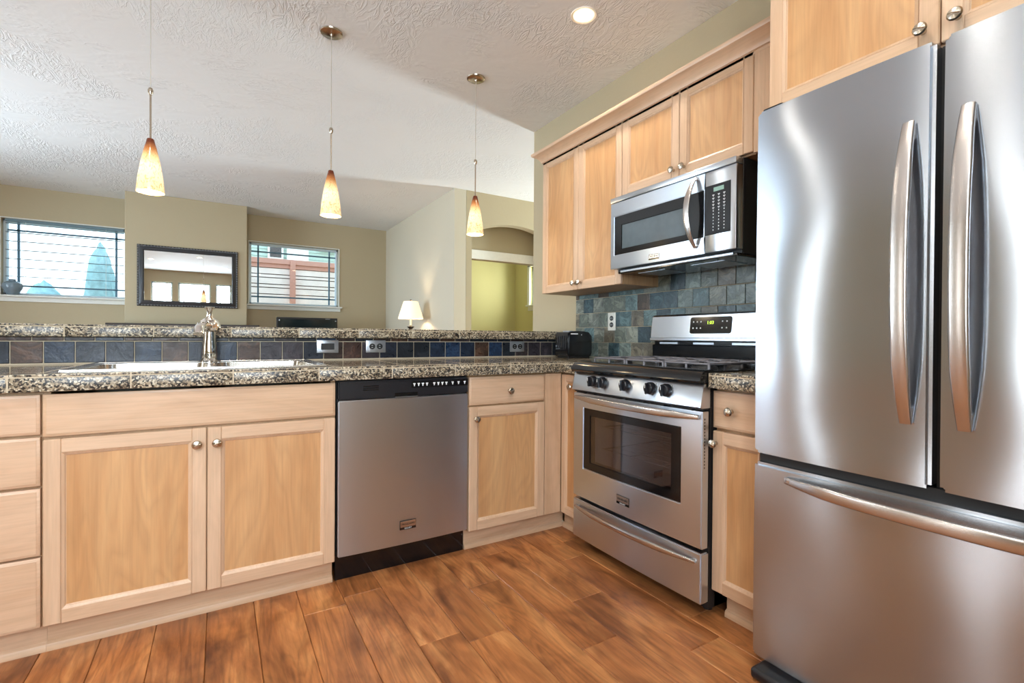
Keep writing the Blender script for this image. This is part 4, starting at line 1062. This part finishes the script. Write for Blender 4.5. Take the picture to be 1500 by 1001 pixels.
# ------------------------------------------------------------------ living room things
FRM = plain('mirror_frame_dark', (62, 62, 64), 0.35, 0.3, bump=0.002, nscale=60); BEADM = plain('mirror_bead', (112, 112, 112), 0.3, 0.6)
mx0, mx1, mz0, mz1 = -0.838, 0.198, 1.391, 2.121; yp = 7.150
t = thing('wall_mirror', ((mx0+mx1)/2, yp, mz0), 'wide mirror in dark beaded frame on the chimney breast', 'mirror')
def mring(m, y, d, sect, mat=0):
    m.sweep([(mx0+d, y, mz0+d), (mx1-d, y, mz0+d), (mx1-d, y, mz1-d), (mx0+d, y, mz1-d)], sect, mat, True, up=(0, -1, 0))
m = MB(); mring(m, yp-0.0, 0.035, [(-0.035, 0.0), (-0.035, 0.022), (-0.026, 0.034), (-0.010, 0.028), (0.010, 0.018), (0.022, 0.020), (0.033, 0.012), (0.033, 0.0)]); fr = m.build('mirror_frame', FRM, t)
m = MB(); nb = 34
for k_ in range(nb):
    xx = mx0+0.02+(mx1-mx0-0.04)*k_/(nb-1)
    for zz in (mz0+0.013, mz1-0.013): m.lathe([(0, 0), (0.006, 0.001), (0.008, 0.004), (0.005, 0.008), (0, 0.009)], (xx, yp-0.030, zz), (0, -1, 0), 8)
for k_ in range(24):
    zz = mz0+0.02+(mz1-mz0-0.04)*k_/23
    for xx in (mx0+0.013, mx1-0.013): m.lathe([(0, 0), (0.006, 0.001), (0.008, 0.004), (0.005, 0.008), (0, 0.009)], (xx, yp-0.030, zz), (0, -1, 0), 8)
m.build('frame_bead', BEADM, fr)
m = MB(); m.box(mx0+0.06, mx1-0.06, yp-0.010, yp-0.004, mz0+0.06, mz1-0.06, 0.004); m.build('mirror_glass', MIRROR, t)
MB().box(-1.094, 0.432, 6.95, 7.150, 1.155, 1.183, 0.004).box(-0.98, 0.32, 7.0, 7.150, 1.10, 1.155, 0.004).build('mantel', plain('mantel_dark_wood', (46, 36, 32), 0.4), None, label='dark wooden mantel shelf below the wide mirror', category='shelf')
t = thing('television', (1.04, 7.2, 0.62), 'black flat television below the right living room window', 'television')
MB().box(0.651, 1.434, 7.18, 7.23, 0.86, 1.304, 0.006).build('television_case', BLACKM, t)
MB().box(0.671, 1.414, 7.176, 7.181, 0.88, 1.280).build('screen', plain('tv_screen', (20, 34, 36), 0.1, 0, 0.8), t)
MB().box(0.80, 1.28, 7.12, 7.28, 0.70, 0.715, 0.003).box(1.0, 1.08, 7.19, 7.23, 0.71, 0.87).build('television_stand', BLACKM, t)
m = MB()
for xx in (0.676, 1.400): m.box(xx, xx+0.014, 7.172, 7.176, 1.255, 1.270)
m.box(1.27, 1.33, 7.172, 7.176, 1.286, 1.292); m.build('case_clip', PLATEM, t)
DW_ = plain('console_dark_wood', (60, 44, 36), 0.4)
t = thing('media_console', (1.04, 7.25, 0), 'dark low console under the television', 'console')
MB().box(0.5, 1.58, 7.0, 7.5, 0.10, 0.70, 0.006).build('console_body', DW_, t)
for xx in (0.53, 1.51):
    for yy in (7.03, 7.43): MB().box(xx, xx+0.04, yy, yy+0.04, 0, 0.10).build('leg', DW_, t)
# table lamp on a side table
lx, ly = 2.033, 5.80
t = thing('side_table', (lx, ly, 0), 'small dark round side table under the table lamp', 'table')
MB().lathe([(0, 0.70), (0.19, 0.70), (0.195, 0.71), (0.19, 0.72), (0, 0.72)], (lx, ly, 0)).build('tabletop', DW_, t)
for k_ in range(3):
    a = 2*PI*k_/3+0.4; MB().tube([(lx+0.13*math.cos(a), ly+0.13*math.sin(a), 0.70), (lx+0.17*math.cos(a), ly+0.17*math.sin(a), 0)], 0.014, 8).build('leg', DW_, t)
LSH = NT('lamp_shade_fabric'); LSH.base(lin((250, 238, 214)), 0.8); LSH.b.inputs['Emission Color'].default_value = lin((255, 232, 200)); LSH.b.inputs['Emission Strength'].default_value = 0.55
BRZ = plain('lamp_bronze', (84, 76, 66), 0.3, 0.7)
t = thing('table_lamp', (lx, ly, 0.72), 'lit table lamp with cream shade and dark candlestick base by the brightly lit side wall', 'lamp')
MB().lathe([(0.152, 0.552), (0.155, 0.560), (0.089, 0.768), (0.086, 0.768), (0.151, 0.558), (0.149, 0.552), (0.152, 0.552)], (lx, ly, 0.72), n=40, caps=False).build('lamp_shade', LSH.m, t)
MB().lathe([(0, 0), (0.075, 0), (0.075, 0.012), (0.03, 0.03), (0.018, 0.06), (0.014, 0.20), (0.02, 0.26), (0.012, 0.30), (0.012, 0.41), (0.020, 0.425), (0.045, 0.452), (0.048, 0.456), (0.014, 0.460), (0.013, 0.47), (0, 0.47)], (lx, ly, 0.72)).build('lamp_base', BRZ, t)
MB().lathe([(0, 0.47), (0.013, 0.47), (0.013, 0.53), (0.016, 0.55), (0.012, 0.58), (0, 0.58)], (lx, ly, 0.72), n=16).build('candle_sleeve', plain('candle_cream', (222, 212, 190), 0.4), t)
MB().tube([(lx, ly, 1.30), (lx, ly, 1.495)], 0.003, 8).lathe([(0, 0.77), (0.008, 0.772), (0.013, 0.782), (0.008, 0.792), (0, 0.795)], (lx, ly, 0.72), n=12).build('finial', BRZ, t)
m = MB()
for k_ in range(3):
    a = 2*PI*k_/3; m.tube([(lx, ly, 1.484), (lx+0.086*math.cos(a), ly+0.086*math.sin(a), 1.484)], 0.002, 6)
m.build('shade_spider', BRZ, t)
l = bpy.data.lights.new('table_lamp_bulb', 'POINT'); l.energy = 9; l.color = (1, 0.8, 0.55); l.shadow_soft_size = 0.03
lo = bpy.data.objects.new('table_lamp_bulb', l); C.objects.link(lo); lo.parent = t; lo.location = (0, 0, 0.65)
# vase on the left window sill
VM = plain('vase_glaze', (120, 138, 150), 0.2)
t = thing('vase', (-2.005, 7.585, 1.49), 'round grey-blue vase on the left living room window sill', 'vase')
MB().lathe([(0, 0), (0.035, 0), (0.050, 0.018), (0.080, 0.065), (0.090, 0.100), (0.080, 0.130), (0.045, 0.152), (0.028, 0.160), (0.030, 0.178), (0.026, 0.178), (0.024, 0.160), (0, 0.150)], (-2.005, 7.585, 1.49), n=32).build('vase_body', VM, t)
# baseboards of the living room
for nm, bx_ in (('baseboard_far', (0.298, 2.251, 7.585, 7.60)), ('baseboard_side', (2.237, 2.251, 4.99, 7.585)), ('baseboard_left', (-3.6, -3.585, -0.95, 7.6))):
    struct(nm, MB().box(*bx_, 0, 0.10, 0.003), WHITE)
